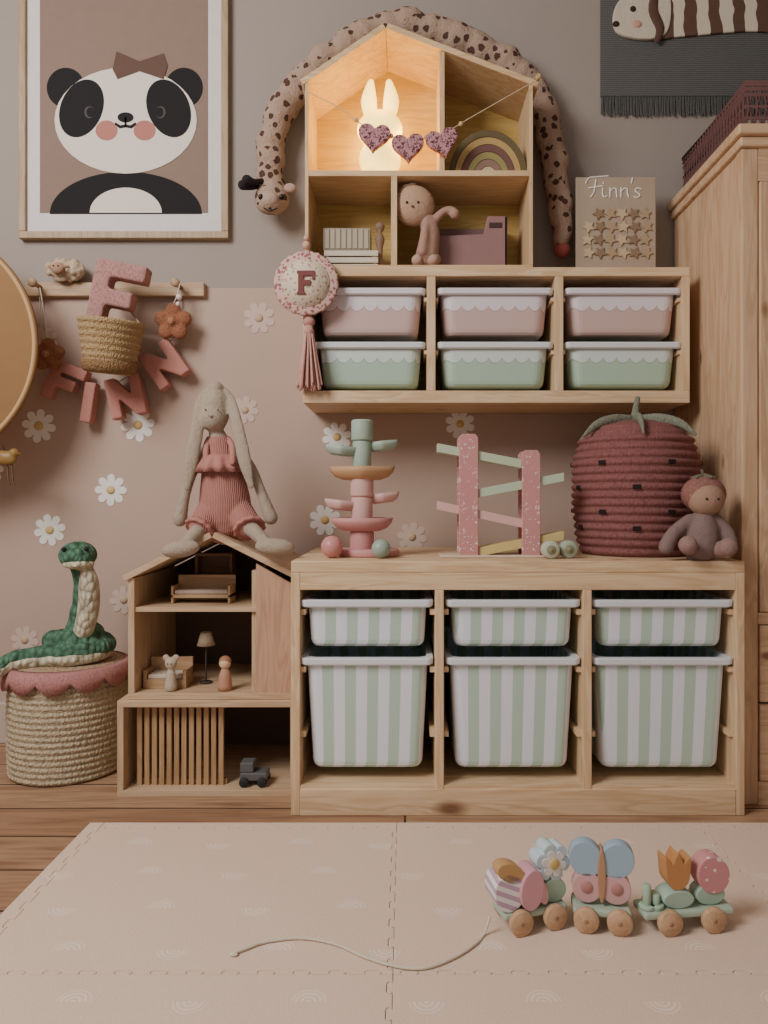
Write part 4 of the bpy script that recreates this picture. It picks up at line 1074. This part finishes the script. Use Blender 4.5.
q=B();q.T=T;q.prism(rosette(6,.012,.020,.032,bz+.060,8,.3),-.0165,-.0145,0,'xz',True);mk(q,'painted_petals',paint((232,230,224),.5,.02),t)
q=B();q.T=T;q.cyl((.032,-.019,bz+.060),.008,.003,'y');mk(q,'flower_centre',paint((210,182,116),.5),t)
t,T=car((601,1.115,.084,.024),-.15,label='sage green toy train car carrying a blue and pink butterfly')
for sx in(-1,1):
    block(t,T,E(sx*.023,bz+.068,.0245,.027,-sx*.5),-.010,.010,'blue_wing',(154,178,194))
    block(t,T,E(sx*.021,bz+.026,.022,.023,sx*.2),-.010,.010,'pink_wing',(208,164,164))
    q=B();q.T=T;q.cyl((sx*.022,-.0115,bz+.027),.009,.003,'y');mk(q,'wing_spot',paint((180,130,126),.5),t)
block(t,T,E(0,bz+.045,.006,.04),-.013,.013,'butterfly_body',(176,136,106))
t,T=car((683,1.115,.140,.034),.12,label='sage green toy train car carrying tulip and mushroom blocks')
for dx,hh in((-.060,.035),(-.046,.02)):
    q=B();q.T=T;q.cyl((dx,-.006,.031),.006,hh);q.cyl((dx,-.006,.031),.012,.006);mk(q,'peg',paint((166,190,168),.5),t)
tul=[(-.023,.030),(-.025,.046),(-.026,.064),(-.021,.062),(-.015,.055),(-.011,.063),(-.006,.071),(-.001,.063),(.003,.055),(.009,.062),(.014,.064),(.013,.046),(.011,.030),(.003,.019),(-.006,.016),(-.015,.019)]
block(t,T,[(x-.008,z+bz+.010) for x,z in loop2d(tul,3)],-.014,.014,'tulip_block',(188,136,88))
block(t,T,E(-.014,bz+.013,.024,.013),-.016,.016,'leaf_block',(166,190,174))
block(t,T,E(.042,bz+.045,.025,.028,.3),-.014,.014,'mushroom_cap',spots((202,142,144),(234,220,216),60,.22,'dotted_pink_paint',.003,0))
block(t,T,E(.038,bz+.015,.023,.015),-.012,.012,'green_stem_block',(166,190,174))
t=thing('pull_string','cream pull cord lying on the play mat','cord',G(350,950))
sp=[(232,954),(245,949),(265,942),(300,938),(335,944),(365,957),(395,966),(425,968),(455,957),(475,944),(484,934)]
mk(B().tube([G(x,y,.0145) for x,y in sp]+[Vector((PX(490,1.09),1.09,zg+.024))],.0021,8,0,5),'cord',fabric((226,214,194)),t)
mk(B().ell(G(234,954,.0145),(.006,.004,.003)),'knot',fabric((226,214,194)),t)
# ---------------------------------------------------------------- light & camera
light('window_light',(-1.4,.20,2.0),52,(1,.97,.94),(.9,.9),(.10,1.85,.4))
w=bpy.data.worlds.new('w'); bpy.context.scene.world=w; w.use_nodes=True
w.node_tree.nodes['Background'].inputs[0].default_value=(1,.97,.94,1); w.node_tree.nodes['Background'].inputs[1].default_value=.34
cd=bpy.data.cameras.new('camera'); cam=bpy.data.objects.new('camera',cd); col.objects.link(cam)
cam.location=(0,0,CH); cam.rotation_euler=(pi/2,0,0)
cd.lens=F/1024*36; cd.sensor_width=36; cd.shift_x=-(CX-384)/1024; cd.shift_y=-(512-CY)/1024; cd.clip_start=.02
bpy.context.scene.camera=cam
